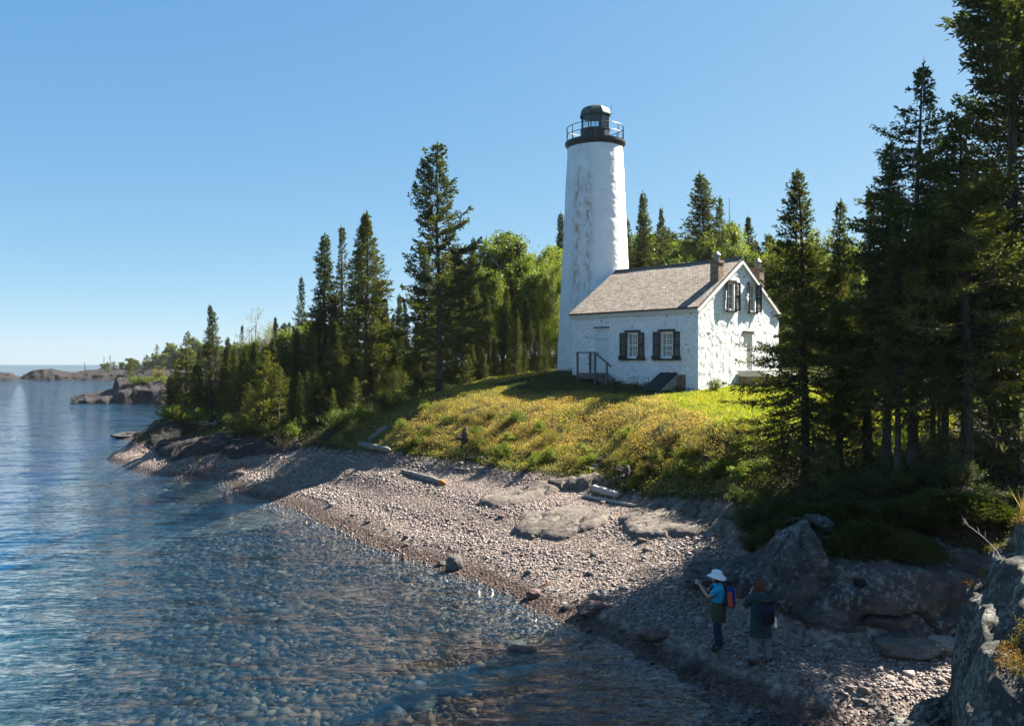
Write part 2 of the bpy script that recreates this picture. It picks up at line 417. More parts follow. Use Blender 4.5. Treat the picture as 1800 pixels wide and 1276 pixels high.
def wall_mat(name, chip, relief):
    m, nt = new_mat(name); t = NT(nt); v = t.obj()
    base = t.ramp(t.noise(v, 1.3, 4), [(.3, (.76,.76,.745)), (.7, (.86,.86,.84))])
    grime = t.ramp(t.noise(v, 7, 6, .65), [(.35, .80), (.6, 1.0)])
    base = t.mix(1, base, grime, 'MULTIPLY')
    big = t.noise(v, .9, 3); fine = t.noise(v, 6.5, 7, .68, .3)
    k = t.math('ADD', fine, t.math('MULTIPLY', big, .30))
    chipm = t.ramp(k, [(chip, 0), (chip+.025, 1)])
    stonec = t.ramp(t.noise(v, 9, 4), [(.3, (.10,.085,.075)), (.55, (.20,.16,.13)), (.75, (.27,.25,.23))])
    col = t.mix(chipm, base, stonec)
    vo = t.n('ShaderNodeTexVoronoi', feature='SMOOTH_F1', ins={'Vector': t.mix(.12, v, t.n('ShaderNodeTexNoise', ins={'Vector': v, 'Scale': 3}).outputs['Color']), 'Scale': 6.0})
    smooth_ = t.ramp(t.noise(v, .55, 3, .5, .6), [(.5, 1), (.56, .25)])
    h = t.math('ADD', t.math('MULTIPLY', t.math('MULTIPLY', vo.outputs[0], -1.0), smooth_), t.math('MULTIPLY', t.noise(v, 10, 6, .7), .8))
    h = t.math('SUBTRACT', h, t.math('MULTIPLY', chipm, .25))
    t.out(t.principled(col, .85, t.bump(h, 1.0, relief), .2)); return m
M_WALL = wall_mat('whitewashed_rubble', .755, .024)
def shingle_mat():
    m, nt = new_mat('cedar_shingle'); t = NT(nt); v = t.uv()
    br = t.n('ShaderNodeTexBrick', offset=.37, offset_frequency=2, squash=1, ins={'Vector': v, 'Color1': (.17,.145,.12,1), 'Color2': (.31,.275,.235,1), 'Mortar': (.06,.05,.045,1), 'Scale': 1.0, 'Mortar Size': .010, 'Bias': 0.0, 'Brick Width': .17, 'Row Height': .16})
    big = t.ramp(t.noise(v, 1.1, 5, .6), [(.3, (.82,.79,.75)), (.7, (1,1,1))])
    sp = t.ramp(t.noise(t.mapv(v, (6, 1.2, 1)), 4, 5, .7), [(.35, .55), (.55, 1.0)])
    c = t.mix(1, t.mix(1, br.outputs[0], big, 'MULTIPLY'), sp, 'MULTIPLY')
    # each course laps over the one below: saw-tooth height
    y = t.n('ShaderNodeSeparateXYZ', ins={'Vector': v}).outputs[1]
    saw = t.math('FRACT', t.math('DIVIDE', y, .16))
    h = t.math('ADD', t.math('MULTIPLY', saw, -1.0), t.math('MULTIPLY', br.outputs[1], -.5))
    t.out(t.principled(c, .85, t.bump(h, .9, .03), .2)); return m
M_SHING = shingle_mat()
M_TRIM = plain('white_trim_paint', (.74,.74,.70), .55, 14, .08, .1)
M_FASC = plain('weathered_fascia', (.55,.53,.45), .7, 10, .15, .15)
M_SHUT = plain('dark_shutter_paint', (.016,.022,.022), .45, 20, .3, .15)
M_LINT = plain('dark_lintel_timber', (.022,.022,.020), .7, 20, .3, .3)
M_DOOR = plain('pale_door_paint', (.60,.66,.66), .5, 9, .07, .1)
M_DOOR2 = plain('cream_door_paint', (.72,.68,.58), .5, 9, .07, .1)
M_GREYW = plain('weathered_grey_timber', (.12,.115,.105), .85, 18, .35, .4)
M_CURT = plain('white_curtain', (.62,.60,.60), .9, 9, .12, .1)
M_BLACKT = plain('black_boarding', (.012,.014,.018), .5, 12, .4, .2)
M_METAL = plain('galvanised_cap', (.16,.165,.17), .5, 10, .2, .05, .4, .3)
M_DARKI = plain('dark_interior', (.02,.02,.022), .9, 5, .2, .02)
def brick_mat(name, c1, c2, mort):
    m, nt = new_mat(name); t = NT(nt); v = t.obj()
    s = t.n('ShaderNodeSeparateXYZ', ins={'Vector': v})
    uv = t.n('ShaderNodeCombineXYZ', ins={0: t.math('ADD', s.outputs[0], s.outputs[1]), 1: s.outputs[2]}).outputs[0]
    br = t.n('ShaderNodeTexBrick', ins={'Vector': uv, 'Color1': (*c1, 1), 'Color2': (*c2, 1), 'Mortar': (*mort, 1), 'Scale': 1.0, 'Mortar Size': .008, 'Brick Width': .21, 'Row Height': .075})
    st = t.ramp(t.noise(v, 6, 5, .65), [(.35, .55), (.6, 1.05)])
    t.out(t.principled(t.mix(1, br.outputs[0], st, 'MULTIPLY'), .9, t.bump(t.math('MULTIPLY', br.outputs[1], -1.0), .6, .015), .2)); return m
M_BRICK = brick_mat('old_brown_brick', (.17,.10,.065), (.30,.20,.12), (.30,.26,.22))
M_BRICKW = brick_mat('whitewashed_brick', (.50,.46,.42), (.28,.17,.13), (.55,.52,.48))
def glass_mat():
    m, nt = new_mat('window_glass'); t = NT(nt)
    bf = t.n('ShaderNodeNewGeometry').outputs['Backfacing']
    fr = t.n('ShaderNodeFresnel', ins={'IOR': t.math('MULTIPLY_ADD', bf, 1/1.5-1.5, 1.5)}).outputs[0]
    gl = t.n('ShaderNodeBsdfGlossy', ins={'Roughness': .02}).outputs[0]
    tr = t.n('ShaderNodeBsdfTransparent', ins={'Color': (.86,.9,.92,1)}).outputs[0]
    t.out(t.n('ShaderNodeMixShader', ins={0: fr, 1: tr, 2: gl}).outputs[0]); return m
M_GLASS = glass_mat()

house = empty('stone_house', (HX, HY, HB), math.atan2(E1.y, E1.x))
tag(house, 'white rubble stone cottage with shingle roof and black shutters joined to the lighthouse', 'house')

# openings (local coordinates)
def rectf(p0, p1, y0, y1):
    x0, x1 = fx(p0), fx(p1); xm = (x0+x1)/2
    return x0, x1, fz(xm, y1), fz(xm, y0)
DOOR = rectf(1046.5, 1071, 577, 654.5)
WIN = [rectf(1103.7, 1121.5, 585.5, 629), rectf(1162.5, 1183.2, 584, 629)]
def rectg(p0, p1, y0, y1):
    a, b = gyy(p0), gyy(p1); m = (a+b)/2
    return a, b, gz(m, y1), gz(m, y0)
GDOOR = rectg(1307, 1322.5, 587, 650.5)
GWIN = [rectg(1278, 1290, 497, 545), rectg(1316.5, 1327, 501, 548)]
VENT = rectf(1104.5, 1124.5, 662.5, 675)

def wall_with_holes(mb, P, uax, length, zlow, zbound, holes, n, depth):
    """wall sheet in the plane P + u*uax + z, cut in a fine grid with relief and openings with reveals; n = outward normal"""
    us = sorted({0.0, length, *[h[0] for h in holes], *[h[1] for h in holes]})
    U = []
    for a, b in zip(us[:-1], us[1:]):
        k = max(1, int((b-a)/.13)); U += [a+(b-a)*i/k for i in range(k)]
    U.append(length)
    ztop = max(zbound(u) for u in U)
    zs = sorted({zlow, ZE, ztop, *[h[2] for h in holes], *[h[3] for h in holes]})
    Z = []
    for a, b in zip(zs[:-1], zs[1:]):
        k = max(1, int((b-a)/.13)); Z += [a+(b-a)*i/k for i in range(k)]
    Z.append(ztop)
    vid = {}
    def vert(i, j):
        u = U[i]; zz = min(Z[j], zbound(u)); key = (i, round(zz, 4))
        if key not in vid:
            edge = u < .02 or u > length-.02 or any((abs(u-h[0]) < .02 or abs(u-h[1]) < .02) and h[2]-.02 < zz < h[3]+.02 or (abs(zz-h[2]) < .02 or abs(zz-h[3]) < .02) and h[0]-.02 < u < h[1]+.02 for h in holes)
            q = P+uax*u+Vector((0, 0, zz))
            d = 0 if edge else .012*vnoise(np.array([q.x*2.4, q.y*2.4, q.z*2.4]), 4)+.020*vnoise(np.array([q.x*5.5, q.y*5.5, q.z*5.5]), 8)
            vid[key] = mb.bm.verts.new(q+n*float(d))
        return vid[key]
    for i in range(len(U)-1):
        for j in range(len(Z)-1):
            um = (U[i]+U[i+1])/2; zm = (Z[j]+Z[j+1])/2
            if any(h[0] < um < h[1] and h[2] < zm < h[3] for h in holes): continue
            vs = []
            for v in (vert(i, j), vert(i+1, j), vert(i+1, j+1), vert(i, j+1)):
                if v not in vs: vs.append(v)
            if len(vs) >= 3:
                try: mb.bm.faces.new(vs)
                except ValueError: pass
    for (a, b, c, d) in holes:
        for (u0, z0, u1, z1) in ((a, c, b, c), (b, c, b, d), (b, d, a, d), (a, d, a, c)):
            q0 = P+uax*u0+Vector((0, 0, z0)); q1 = P+uax*u1+Vector((0, 0, z1))
            mb.poly([q0, q1, q1-n*depth, q0-n*depth])
mb = MB()
gab = lambda y: ZA-SL*abs(y-HW/2)
fholes = [(a+HL, b+HL, c, d) for a, b, c, d in [DOOR]+WIN+[VENT]]
wall_with_holes(mb, Vector((-HL, 0, 0)), Vector((1, 0, 0)), HL, -.6, lambda u: ZE, fholes, Vector((0, -1, 0)), .22)
wall_with_holes(mb, Vector((0, 0, 0)), Vector((0, 1, 0)), HW, -.6, gab, [GDOOR]+GWIN, Vector((1, 0, 0)), .22)
wall_with_holes(mb, Vector((-HL, 0, 0)), Vector((0, 1, 0)), HW, -.6, gab, [], Vector((-1, 0, 0)), .22)
wall_with_holes(mb, Vector((-HL, HW, 0)), Vector((1, 0, 0)), HL, -.6, lambda u: ZE, [], Vector((0, 1, 0)), .22)
wob = mb.build('wall', M_WALL, house)

# roof: two shingled slabs with uv
def roof_slab(side):
    bm = bmesh.new(); uvl = bm.loops.layers.uv.new('UVMap')
    x0, x1 = -HL-.12, .10; ov = .16; nU, nV = 60, 34
    run = HW/2+ov; th = .07
    def pt(u, v, top):
        x = x0+(x1-x0)*u; yy = -ov+run*v; z = ZE+.06+SL*yy+(th if top else 0)
        z += .012*float(vnoise(np.array([x*1.7, yy*1.7, side*9.]), 6))+.014*math.sin(u*3.1)*-v
        return Vector((x, yy if side == 0 else HW-yy, z))
    g = [[bm.verts.new(pt(i/nU, j/nV, True)) for i in range(nU+1)] for j in range(nV+1)]
    sl = math.hypot(1, SL)
    for j in range(nV):
        for i in range(nU):
            f = bm.faces.new((g[j][i], g[j][i+1], g[j+1][i+1], g[j+1][i]))
            for lp, (a, b) in zip(f.loops, ((i, j), (i+1, j), (i+1, j+1), (i, j+1))):
                lp[uvl].uv = ((x1-x0)*a/nU, run*sl*b/nV)
    lo = {}
    def low(i, j):
        if (i, j) not in lo: lo[(i, j)] = bm.verts.new(pt(i/nU, j/nV, False))
        return lo[(i, j)]
    for i in range(nU): bm.faces.new((g[0][i], g[0][i+1], low(i+1, 0), low(i, 0)))
    for j in range(nV):
        bm.faces.new((g[j][0], g[j+1][0], low(0, j+1), low(0, j))); bm.faces.new((g[j][nU], g[j+1][nU], low(nU, j+1), low(nU, j)))
    bm.faces.new((low(0, 0), low(nU, 0), low(nU, nV), low(0, nV)))
    bmesh.ops.recalc_face_normals(bm, faces=bm.faces)
    return bm
bm0 = roof_slab(0); bm1 = roof_slab(1)
me0 = bpy.data.meshes.new('roof'); bm1.to_mesh(me0); bm0.from_mesh(me0); bm0.to_mesh(me0); bm0.free(); bm1.free()
roof = link('roof', me0, M_SHING, house)
mb = MB(); mb.tube([(-HL-.1, HW/2, ZA+.15), (-4, HW/2, ZA+.12), (.1, HW/2, ZA+.15)], .055, 6); mb.build('ridge_cap', M_GREYW, roof)
mb = MB(); mb.box(-HL-.1, .05, -.09, -.02, ZE-.24, ZE+.055); mb.build('fascia', M_FASC, roof)
mb = MB()
for s in (0, 1):
    y0 = -.15 if s == 0 else HW+.15
    a = Vector((.03, y0, ZE-.02+SL*-.15)); b = Vector((.03, HW/2, ZA-.02))
    mb.prism([a, b, b-Vector((0, 0, .15)), a-Vector((0, 0, .14))], (.10 if s == 0 else .095, 0, 0))
mb.build('rake_board', M_TRIM, roof)

def ray_roof(px, py, side=0):
    """where the sight line through a pixel meets the front roof plane, local"""
    d = Vector(((px-CX)/F, 1, -(py-CY)/F)); o = Vector((-HX, -HY, HC-HB))
    ol = Vector((o.dot(E1), o.dot(E2), o.z)); dl = Vector((d.dot(E1), d.dot(E2), d.z))
    t_ = (ZE+.13-ol.z+SL*ol.y)/(dl.z-SL*dl.y)
    return ol+dl*t_
q = ray_roof(1262, 495)
def chimney(cx, cy, ztop, w, dpt, zb):
    mb = MB(); mb.box(cx-w/2, cx+w/2, cy-dpt/2, cy+dpt/2, zb, ztop-.14)
    mb.box(cx-w/2-.04, cx+w/2+.04, cy-dpt/2-.04, cy+dpt/2+.04, ztop-.14, ztop)
    c = mb.build('chimney', M_BRICK, roof)
    mb = MB(); mb.tube([(cx, cy, ztop-.05), (cx, cy, ztop+.27)], .13, 12)
    f = mb.build('flue', M_DARKI, c) if False else None
    mb.lathe([(.02, ztop+.46), (.2, ztop+.27), (.2, ztop+.24), (.02, ztop+.26)], 14, cx, cy)
    mb.build('chimney_cap', M_METAL, roof, smooth=False)
ZCH = HC+(641-451)/F*(38.5)-HB
CHX, CHY = q.x-.20, q.y+.22
chimney(CHX, CHY, ZCH, .46, .46, ZE+SL*(CHY-.3)-.1)
chimney(CHX+.0, HW-CHY+.35, ZCH-.02, .46, .46, ZE+SL*(CHY-.9)-.1)

# windows, shutters, lintels, doors
def sash_window(a, b, c, d, axis):
    """a..b along the wall, c..d height; axis 'f' front wall (normal -y) or 'g' gable (normal +x)"""
    def W(u0, u1, n0, n1, z0, z1, mb):        # n: outward distance from wall plane
        if axis == 'f': mb.box(u0, u1, -n1, -n0, z0, z1)
        else: mb.box(n0, n1, u0, u1, z0, z1)
    fw = .075 if axis == 'f' else .06
    root = MB()
    W(a, a+fw, -.12, -.05, c, d, root); W(b-fw, b, -.12, -.05, c, d, root); W(a+fw, b-fw, -.12, -.05, d-fw, d, root); W(a+fw, b-fw, -.12, -.045, c, c+fw*1.2, root)
    wo_ = root.build('window', M_TRIM, house)
    mu = MB(); zm = (c+d)/2; w0, w1 = a+fw, b-fw
    W(w0, w1, -.115, -.08, zm-.03, zm+.03, mu)
    ncol = 3 if axis == 'f' else 2
    for i in range(1, ncol): W(w0+(w1-w0)*i/ncol-.013, w0+(w1-w0)*i/ncol+.013, -.112, -.083, c+fw, d-fw, mu)
    for z0, z1 in ((c+fw, zm-.03), (zm+.03, d-fw)):
        z = (z0+z1)/2; W(w0, w1, -.111, -.084, z-.013, z+.013, mu)
    mu.build('glazing_bar', M_TRIM, wo_)
    g = MB()
    W(w0, w1, -.105, -.10, c+fw, d-fw, g); g.build('pane', M_GLASS, wo_)
    cu = MB()
    for s0, s1 in ((w0-.03, w0+(w1-w0)*.42), (w1-(w1-w0)*.30, w1+.03)):
        n = 12; row = []
        for i in range(n+1):
            u = s0+(s1-s0)*i/n; dn = -.17+.02*math.sin(i*2.1)
            pts = [(u, -dn) if axis == 'f' else (dn, u)]
            row.append(pts[0])
        for i in range(n):
            p, q_ = row[i], row[i+1]
            cu.poly([(p[0], p[1], c), (q_[0], q_[1], c), (q_[0], q_[1], d), (p[0], p[1], d)])
    cu.build('curtain', M_CURT, wo_)
    bk = MB(); W(a-.05, b+.05, -.34, -.30, c-.05, d+.05, bk); bk.build('dark_room', M_DARKI, wo_)
    return wo_
def shutter(u0, u1, z0, z1, axis, ang=0, hinge=None):
    mb = MB(); t_ = .045
    w = abs(u1-u0); 
    def local(px_, py_, pz_): return Vector((px_, py_, pz_))
    # frame and louvres in own plane, hinge at 0
    mb.box(0, .07, 0, t_, 0, z1-z0); mb.box(w-.07, w, 0, t_, 0, z1-z0)
    for zz in (0, (z1-z0)/2-.04, z1-z0-.08): mb.box(.07, w-.07, 0.002, t_-.002, zz, zz+.08)
    n = int((z1-z0)/.065)
    for i in range(n):
        zz = .03+(z1-z0-.06)*i/n
        mb.box(.07, w-.07, .008, t_-.012, zz, zz+.05)
    o = mb.build('shutter', M_SHUT, house)
    return o, w
def place_shutters(a, b, c, d, wl, wr, axis, ang):
    for side in (0, 1):
        w_ = wl if side == 0 else wr
        o, w = shutter(0, w_, c-.02, d+.02, axis)
        h = (a-.01) if side == 0 else (b+.01)
        out = .03
        if axis == 'f':
            # local shutter x runs away from the opening
            if side == 1: o.location = (h, -out-.0, c-.02); o.rotation_euler = (0, 0, R(-ang[1])); 
            else: o.location = (h, -out-.045, c-.02); o.rotation_euler = (0, 0, R(180+ang[0]))
        else:
            if side == 1: o.location = (out+.045, h, c-.02); o.rotation_euler = (0, 0, R(90-ang[1]))
            else: o.location = (out, h, c-.02); o.rotation_euler = (0, 0, R(270+ang[0]))
for k, (a, b, c, d) in enumerate(WIN):
    sash_window(a, b, c, d, 'f')
    xl = (fx(1092), fx(1150.3))[k]; xr = (fx(1132.5), fx(1195))[k]
    place_shutters(a, b, c, d, a-xl, xr-b, 'f', (2, 2))
    mb = MB(); mb.box((fx(1099.5), fx(1158))[k], (fx(1126), fx(1187.3))[k], -.10, .02, d+.04, d+.14); mb.build('lintel', M_LINT, house)
    mb = MB(); mb.box(xl-.08, xr+.08, -.115, .02, c-.12, c-.03); mb.box(xl-.08, a-.02, -.14, -.06, c-.03, c+.10); mb.box(b+.02, xr+.08, -.14, -.06, c-.03, c+.10); mb.build('sill', M_LINT, house)
for k, (a, b, c, d) in enumerate(GWIN):
    sash_window(a, b, c, d, 'g')
    yl = (gyy(1272.6), gyy(1312))[k]; yr = (gyy(1295), gyy(1332))[k]
    place_shutters(a, b, c, d, (a-yl)*1.15, (yr-b)*1.15, 'g', (26, 30))
    mb = MB(); mb.box(-.02, .11, a-.12, b+.12, d+.03, d+.12); mb.build('lintel', M_LINT, house)
    mb = MB(); mb.box(-.02, .12, a-.12, b+.12, c-.10, c-.02); mb.build('sill', M_LINT, house)
# front door
a, b, c, d = DOOR
mb = MB(); mb.box(a, a+.07, .03, .16, c, d); mb.box(b-.07, b, .03, .16, c, d); mb.box(a+.07, b-.07, .03, .16, d-.07, d); mb.box(a+.07, b-.07, .04, .15, d-.52, d-.47)
dr = mb.build('door', M_TRIM, house)
mb = MB()
nb = 5; w_ = (b-a-.14)/nb
for i in range(nb): mb.box(a+.07+w_*i+.004, a+.07+w_*(i+1)-.004, .09, .13, c+.01, d-.53)
mb.box(a+.07, b-.07, .10, .13, d-.47, d-.075)
mb.build('door_leaf', M_DOOR, dr)
mb = MB(); mb.tube([(a+.16, .085, c+1.0), (a+.16, .045, c+1.0)], .028, 8); mb.build('handle', M_DARKI, dr)
mb = MB(); mb.box(fx(1044), fx(1071), -.05, .03, d+.01, d+.07); mb.build('lintel', M_LINT, house)
a, b, c, d = GDOOR
mb = MB(); mb.box(-.16, -.04, a, a+.06, c, d); mb.box(-.16, -.04, b-.06, b, c, d); mb.box(-.16, -.04, a+.06, b-.06, d-.06, d)
dr = mb.build('door', M_TRIM, house)
mb = MB(); nb = 4; w_ = (b-a-.12)/nb
for i in range(nb): mb.box(-.13, -.09, a+.06+w_*i+.004, a+.06+w_*(i+1)-.004, c+.01, d-.065)
mb.build('door_leaf', M_DOOR2, dr)
mb = MB(); mb.tube([(-.09, a+.16, c+1.0), (-.04, a+.16, c+1.0)], .028, 8); mb.build('handle', M_DARKI, dr)
mb = MB(); mb.box(-.03, .06, gyy(1305.5), gyy(1324), d+.01, d+.14); mb.build('lintel', M_LINT, house)
a, b, c, d = VENT
mb = MB(); mb.box(a, a+.05, .02, .1, c, d); mb.box(b-.05, b, .02, .1, c, d)
for i in range(6):
    z = c+(d-c)*i/6; mb.box(a+.05, b-.05, .03, .09, z+.005, z+(d-c)/6-.012)
mb.build('louvre_vent', M_TRIM, house)

def local(o_, x, y, z): return Vector((HX, HY, HB))+E1*x+E2*y+Vector((0, 0, z))
ROT = math.atan2(E1.y, E1.x)
# wooden stoop at the front door
a, b, c, d = DOOR
xs0, xs1 = a-.30, b+.05
st = empty('wooden_stoop', local(0, xs0, -.55, 0), ROT); st.location.z = 0
zp = HB+c-.02
gz_ = ground(st.location.x, st.location.y)
st.location.z = gz_; zp = zp-gz_
tag(st, 'grey wooden porch with railing and steps at the pale front door of the cottage', 'steps')
wd = xs1-xs0; dp = 1.05
mb = MB()
for i in range(8): mb.box(i*wd/8+.004, (i+1)*wd/8-.004, -dp+.55, .52, zp-.04, zp)
mb.build('platform', M_GREYW, st)
mb = MB(); mb.box(0, wd, -dp+.56, -dp+.60, zp-.30, zp-.045); mb.box(0.0, .04, -dp+.601, .50, zp-.30, zp-.045); mb.build('skirt_board', M_GREYW, st)
ph = 1.02
def post(x, y, z0, z1):
    m_ = MB(); m_.box(x-.042, x+.042, y-.042, y+.042, z0, z1); return m_.build('post', M_GREYW, st)
post(.05, -dp+.50, -.5, zp+ph); post(wd-.05, -dp+.50, -.5, zp+ph); post(.05, .42, -.5, zp+ph)
gr2 = ground(*(local(0, xs1+.72, -.55, 0)).xy)-gz_
post(wd+.72, -dp+.50, gr2-.3, zp*.35+.80)
mb = MB(); mb.box(-.02, wd, -dp+.44, -dp+.56, zp+ph, zp+ph+.05); mb.box(-.02, .1, -dp+.561, .5, zp+ph, zp+ph+.05)
mb.tube([(wd-.05, -dp+.50, zp+ph), (wd+1.0, -dp+.50, zp*.35+.60)], .05, 6); mb.build('railing', M_GREYW, st)
ns = 4
for i in range(ns):
    m_ = MB(); zt = zp-(zp-gr2+.05)*(i+1)/(ns+.5); m_.box(wd+.24*i+.01, wd+.24*(i+1)+.04, -dp+.58, .40, zt-.045, zt); m_.build('step', M_GREYW, st)
mb = MB(); mb.prism([(wd, -dp+.62, zp-.1), (wd+1.0, -dp+.62, gr2), (wd+.8, -dp+.62, gr2-.2), (wd, -dp+.62, zp-.45)], (0, .05, 0)); mb.build('stringer', M_GREYW, st)

# cellar hatch
def frontp(px, py, out):  # local x on front wall for top corners
    x = fx(px); return x, fz(x, py)
xa, za = frontp(1160.5, 656.5, 0); xb, zb_ = frontp(1191.5, 656, 0)
hp = local(0, (xa+xb)/2, -.6, 0); gh = ground(hp.x, hp.y)
hz0 = gh-HB; zt = (za+zb_)/2; pr = 1.55; w2 = (xb-xa)/2
ch = empty('cellar_hatch', (hp.x, hp.y, gh), ROT)
tag(ch, 'sloping black boarded cellar hatch on brick cheeks against the cottage front wall', 'hatch')
H_ = zt-hz0; yo = .6
low = ground(*local(0, (xa+xb)/2, -pr, 0).xy)-gh
mb = MB()
nb = 7
for i in range(nb):
    x0 = -w2+2*w2*i/nb+.006; x1 = -w2+2*w2*(i+1)/nb-.006
    mb.prism([(x0, yo, H_), (x0, yo-pr, low+.05), (x0, yo-pr, low+.09), (x0, yo, H_+.05)], (x1-x0, 0, 0))
mb.prism([(-w2+.02, yo, H_-.03), (-w2+.02, yo-pr, low+.02), (-w2+.02, yo-pr, low+.048), (-w2+.02, yo, H_-.002)], (2*w2-.04, 0, 0))
mb.build('hatch_door', M_BLACKT, ch)
for s in (-1, 1):
    m_ = MB(); x0 = s*(w2-.20) if s > 0 else -w2
    m_.prism([(x0, yo, H_-.05), (x0, yo-pr-.02, low-.02), (x0, yo-pr-.02, low-.6), (x0, yo, -.6)], (.18, 0, 0)); m_.build('cheek_wall', M_BRICKW, ch)
m_ = MB(); m_.prism([(w2-.01, yo, H_-.02), (w2-.01, yo-.05, H_-.3), (w2-.01, yo-.05, -.6), (w2-.01, yo, -.6)], (.45, 0, 0)); m_.build('brick_buttress', M_BRICK, ch)

# landing at the gable door
a, b, c, d = GDOOR
zl = c-.03
lp = local(0, .75, (a+b)/2+.6, 0); gl_ = ground(lp.x, lp.y)
ld = empty('timber_landing', (lp.x, lp.y, gl_), ROT)
tag(ld, 'weathered timber landing on a brick base under the cream gable door', 'platform')
zt = HB+zl-gl_
y0 = gyy(1297)-((a+b)/2+.6); y1 = y0+3.1
mb = MB()
for i in range(7): mb.box(-.73+i*.2+.004, -.73+(i+1)*.2-.004, y0, y1, zt-.05, zt)
mb.build('deck', M_GREYW, ld)
mb = MB(); mb.box(.62, .67, y0, y1, zt-.28, zt-.055); mb.box(-.73, .615, y0, y0+.05, zt-.28, zt-.055); mb.build('fascia', M_FASC, ld)
mb = MB(); mb.box(-.70, .58, y0+.08, y1-.08, -.6, zt-.285); mb.build('brick_base', M_BRICK, ld)

# ---------- lighthouse ----------
TX_, TY_ = 4.93, 48.95; TB = ground(TX_-1.5, TY_-1.8)-.35
def tz(py): return HC+(641-py)/F*TY_-TB
tower = empty('lighthouse', (TX_, TY_, TB)); tag(tower, 'tall tapering white lighthouse tower with dark gallery and domed lantern', 'lighthouse')
def tower_mat():
    m, nt = new_mat('whitewashed_tower'); t = NT(nt); v = t.obj()
    base = t.ramp(t.noise(v, 1.1, 4), [(.3, (.76,.76,.745)), (.7, (.86,.86,.84))])
    fine = t.noise(v, 5.5, 7, .7, .2)
    chipm = t.ramp(t.math('ADD', fine, t.math('MULTIPLY', t.noise(v, .6, 3), .28)), [(.80, 0), (.83, 1)])
    col = t.mix(chipm, base, (.30,.25,.21))
    # old damp stains running down the shaded flank (a stain in the wash, fixed to the wall)
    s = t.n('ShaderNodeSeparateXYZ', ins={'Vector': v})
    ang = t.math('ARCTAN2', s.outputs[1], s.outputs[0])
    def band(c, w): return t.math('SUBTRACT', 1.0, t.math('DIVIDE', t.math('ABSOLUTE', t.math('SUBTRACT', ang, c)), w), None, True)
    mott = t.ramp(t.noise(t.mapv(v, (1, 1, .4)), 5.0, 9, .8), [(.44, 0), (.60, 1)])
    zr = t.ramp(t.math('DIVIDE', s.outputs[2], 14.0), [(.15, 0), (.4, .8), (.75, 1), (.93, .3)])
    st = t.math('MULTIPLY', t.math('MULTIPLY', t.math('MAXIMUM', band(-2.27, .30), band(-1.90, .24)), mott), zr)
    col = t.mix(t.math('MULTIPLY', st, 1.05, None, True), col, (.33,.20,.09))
    low = t.ramp(t.math('ADD', t.math('DIVIDE', s.outputs[2], 14.0), t.math('MULTIPLY', t.noise(v, 3, 5), .05)), [(.055, 1), (.075, 0)])
    col = t.mix(t.math('MULTIPLY', low, .6), col, (.24,.23,.22))
    h = t.math('ADD', t.math('MULTIPLY', t.noise(v, 3.5, 6, .7), 1.0), t.math('MULTIPLY', chipm, -.25))
    t.out(t.principled(col, .85, t.bump(h, .9, .06), .2)); return m
M_TOWER = tower_mat()
M_IRON = plain('dark_green_iron', (.014,.022,.024), .45, 8, .4, .1)
m, nt = new_mat('copper_dome'); t = NT(nt); v = t.obj()
dg = t.ramp(t.noise(v, 3.5, 6, .7), [(.42, (.008,.022,.020)), (.62, (.06,.10,.085))])
t.out(t.principled(dg, .5, t.bump(t.noise(v, 8, 4), .2, .02), .4, .2)); M_DOME = m
def trad(z):
    z262, z655 = tz(262), tz(655)
    return 1.63+(z262-z)/(z262-z655)*(2.27-1.63)
zt_ = tz(261)
seg, nz = 128, 200
th = np.linspace(0, 2*np.pi, seg, endpoint=False); zz = np.linspace(-.8, zt_, nz)
TH, ZZ = np.meshgrid(th, zz); rr = trad(ZZ)
dd = .028*fbm(np.stack([rr*np.cos(TH)*1.6, rr*np.sin(TH)*1.6, ZZ*1.6], -1), 3, 31)+.012*vnoise(np.stack([rr*np.cos(TH)*6, rr*np.sin(TH)*6, ZZ*6], -1), 33)
rr = rr+dd; V = np.stack([rr*np.cos(TH), rr*np.sin(TH), ZZ], -1).reshape(-1, 3)
ii = np.arange(nz-1)[:, None]*seg; kk = np.arange(seg)[None]
Fq = np.stack([ii+kk, ii+(kk+1) % seg, ii+seg+(kk+1) % seg, ii+seg+kk], -1).reshape(-1, 4)
link('shaft', mesh_np('shaft', V, Fq, smooth=True), M_TOWER, tower)
mb = MB(); mb.lathe([(2.42, -.8), (2.42, .42), (2.36, .47), (2.2, .48)], 64); mb.build('plinth', plain('grey_stone_plinth', (.26,.25,.24), .9, 5, .3, .5), tower)
zg = zt_
mb = MB(); mb.lathe([(1.2, zg+.01), (1.55, zg-.10), (1.64, zg-.06), (1.75, zg+.14), (1.79, zg+.17), (1.79, zg+.30), (.3, zg+.31)], 64); gal = mb.build('gallery', M_IRON, tower, smooth=False)
zf = zg+.31
mb = MB(); Rr = 1.69
def ring(mb, r, z, th_): mb.lathe([(r+th_*math.cos(q), z+th_*math.sin(q)) for q in [2*math.pi*k/6 for k in range(6)]], 64, closed=True)
ring(mb, Rr, zf+.83, .022); ring(mb, Rr, zf+.42, .018); mb.build('handrail', M_IRON, gal)
for k in range(14):
    a_ = 2*math.pi*(k+.3)/14
    m_ = MB(); m_.tube([(Rr*math.cos(a_), Rr*math.sin(a_), zf-.02), (Rr*math.cos(a_), Rr*math.sin(a_), zf+.84)], .022, 6); m_.build('railing_post', M_IRON, gal)
zd = zf+.74; zl1 = zd+.90
def octo(r, z, off=math.pi/8): return [(r*math.cos(off+k*math.pi/4), r*math.sin(off+k*math.pi/4), z) for k in range(8)]
mb = MB(); mb.lathe([(.86, zf-.02), (.86, zd-.03), (.89, zd-.03), (.89, zd), (.5, zd+.004)], 32); lant = mb.build('lantern_room', M_IRON, tower)
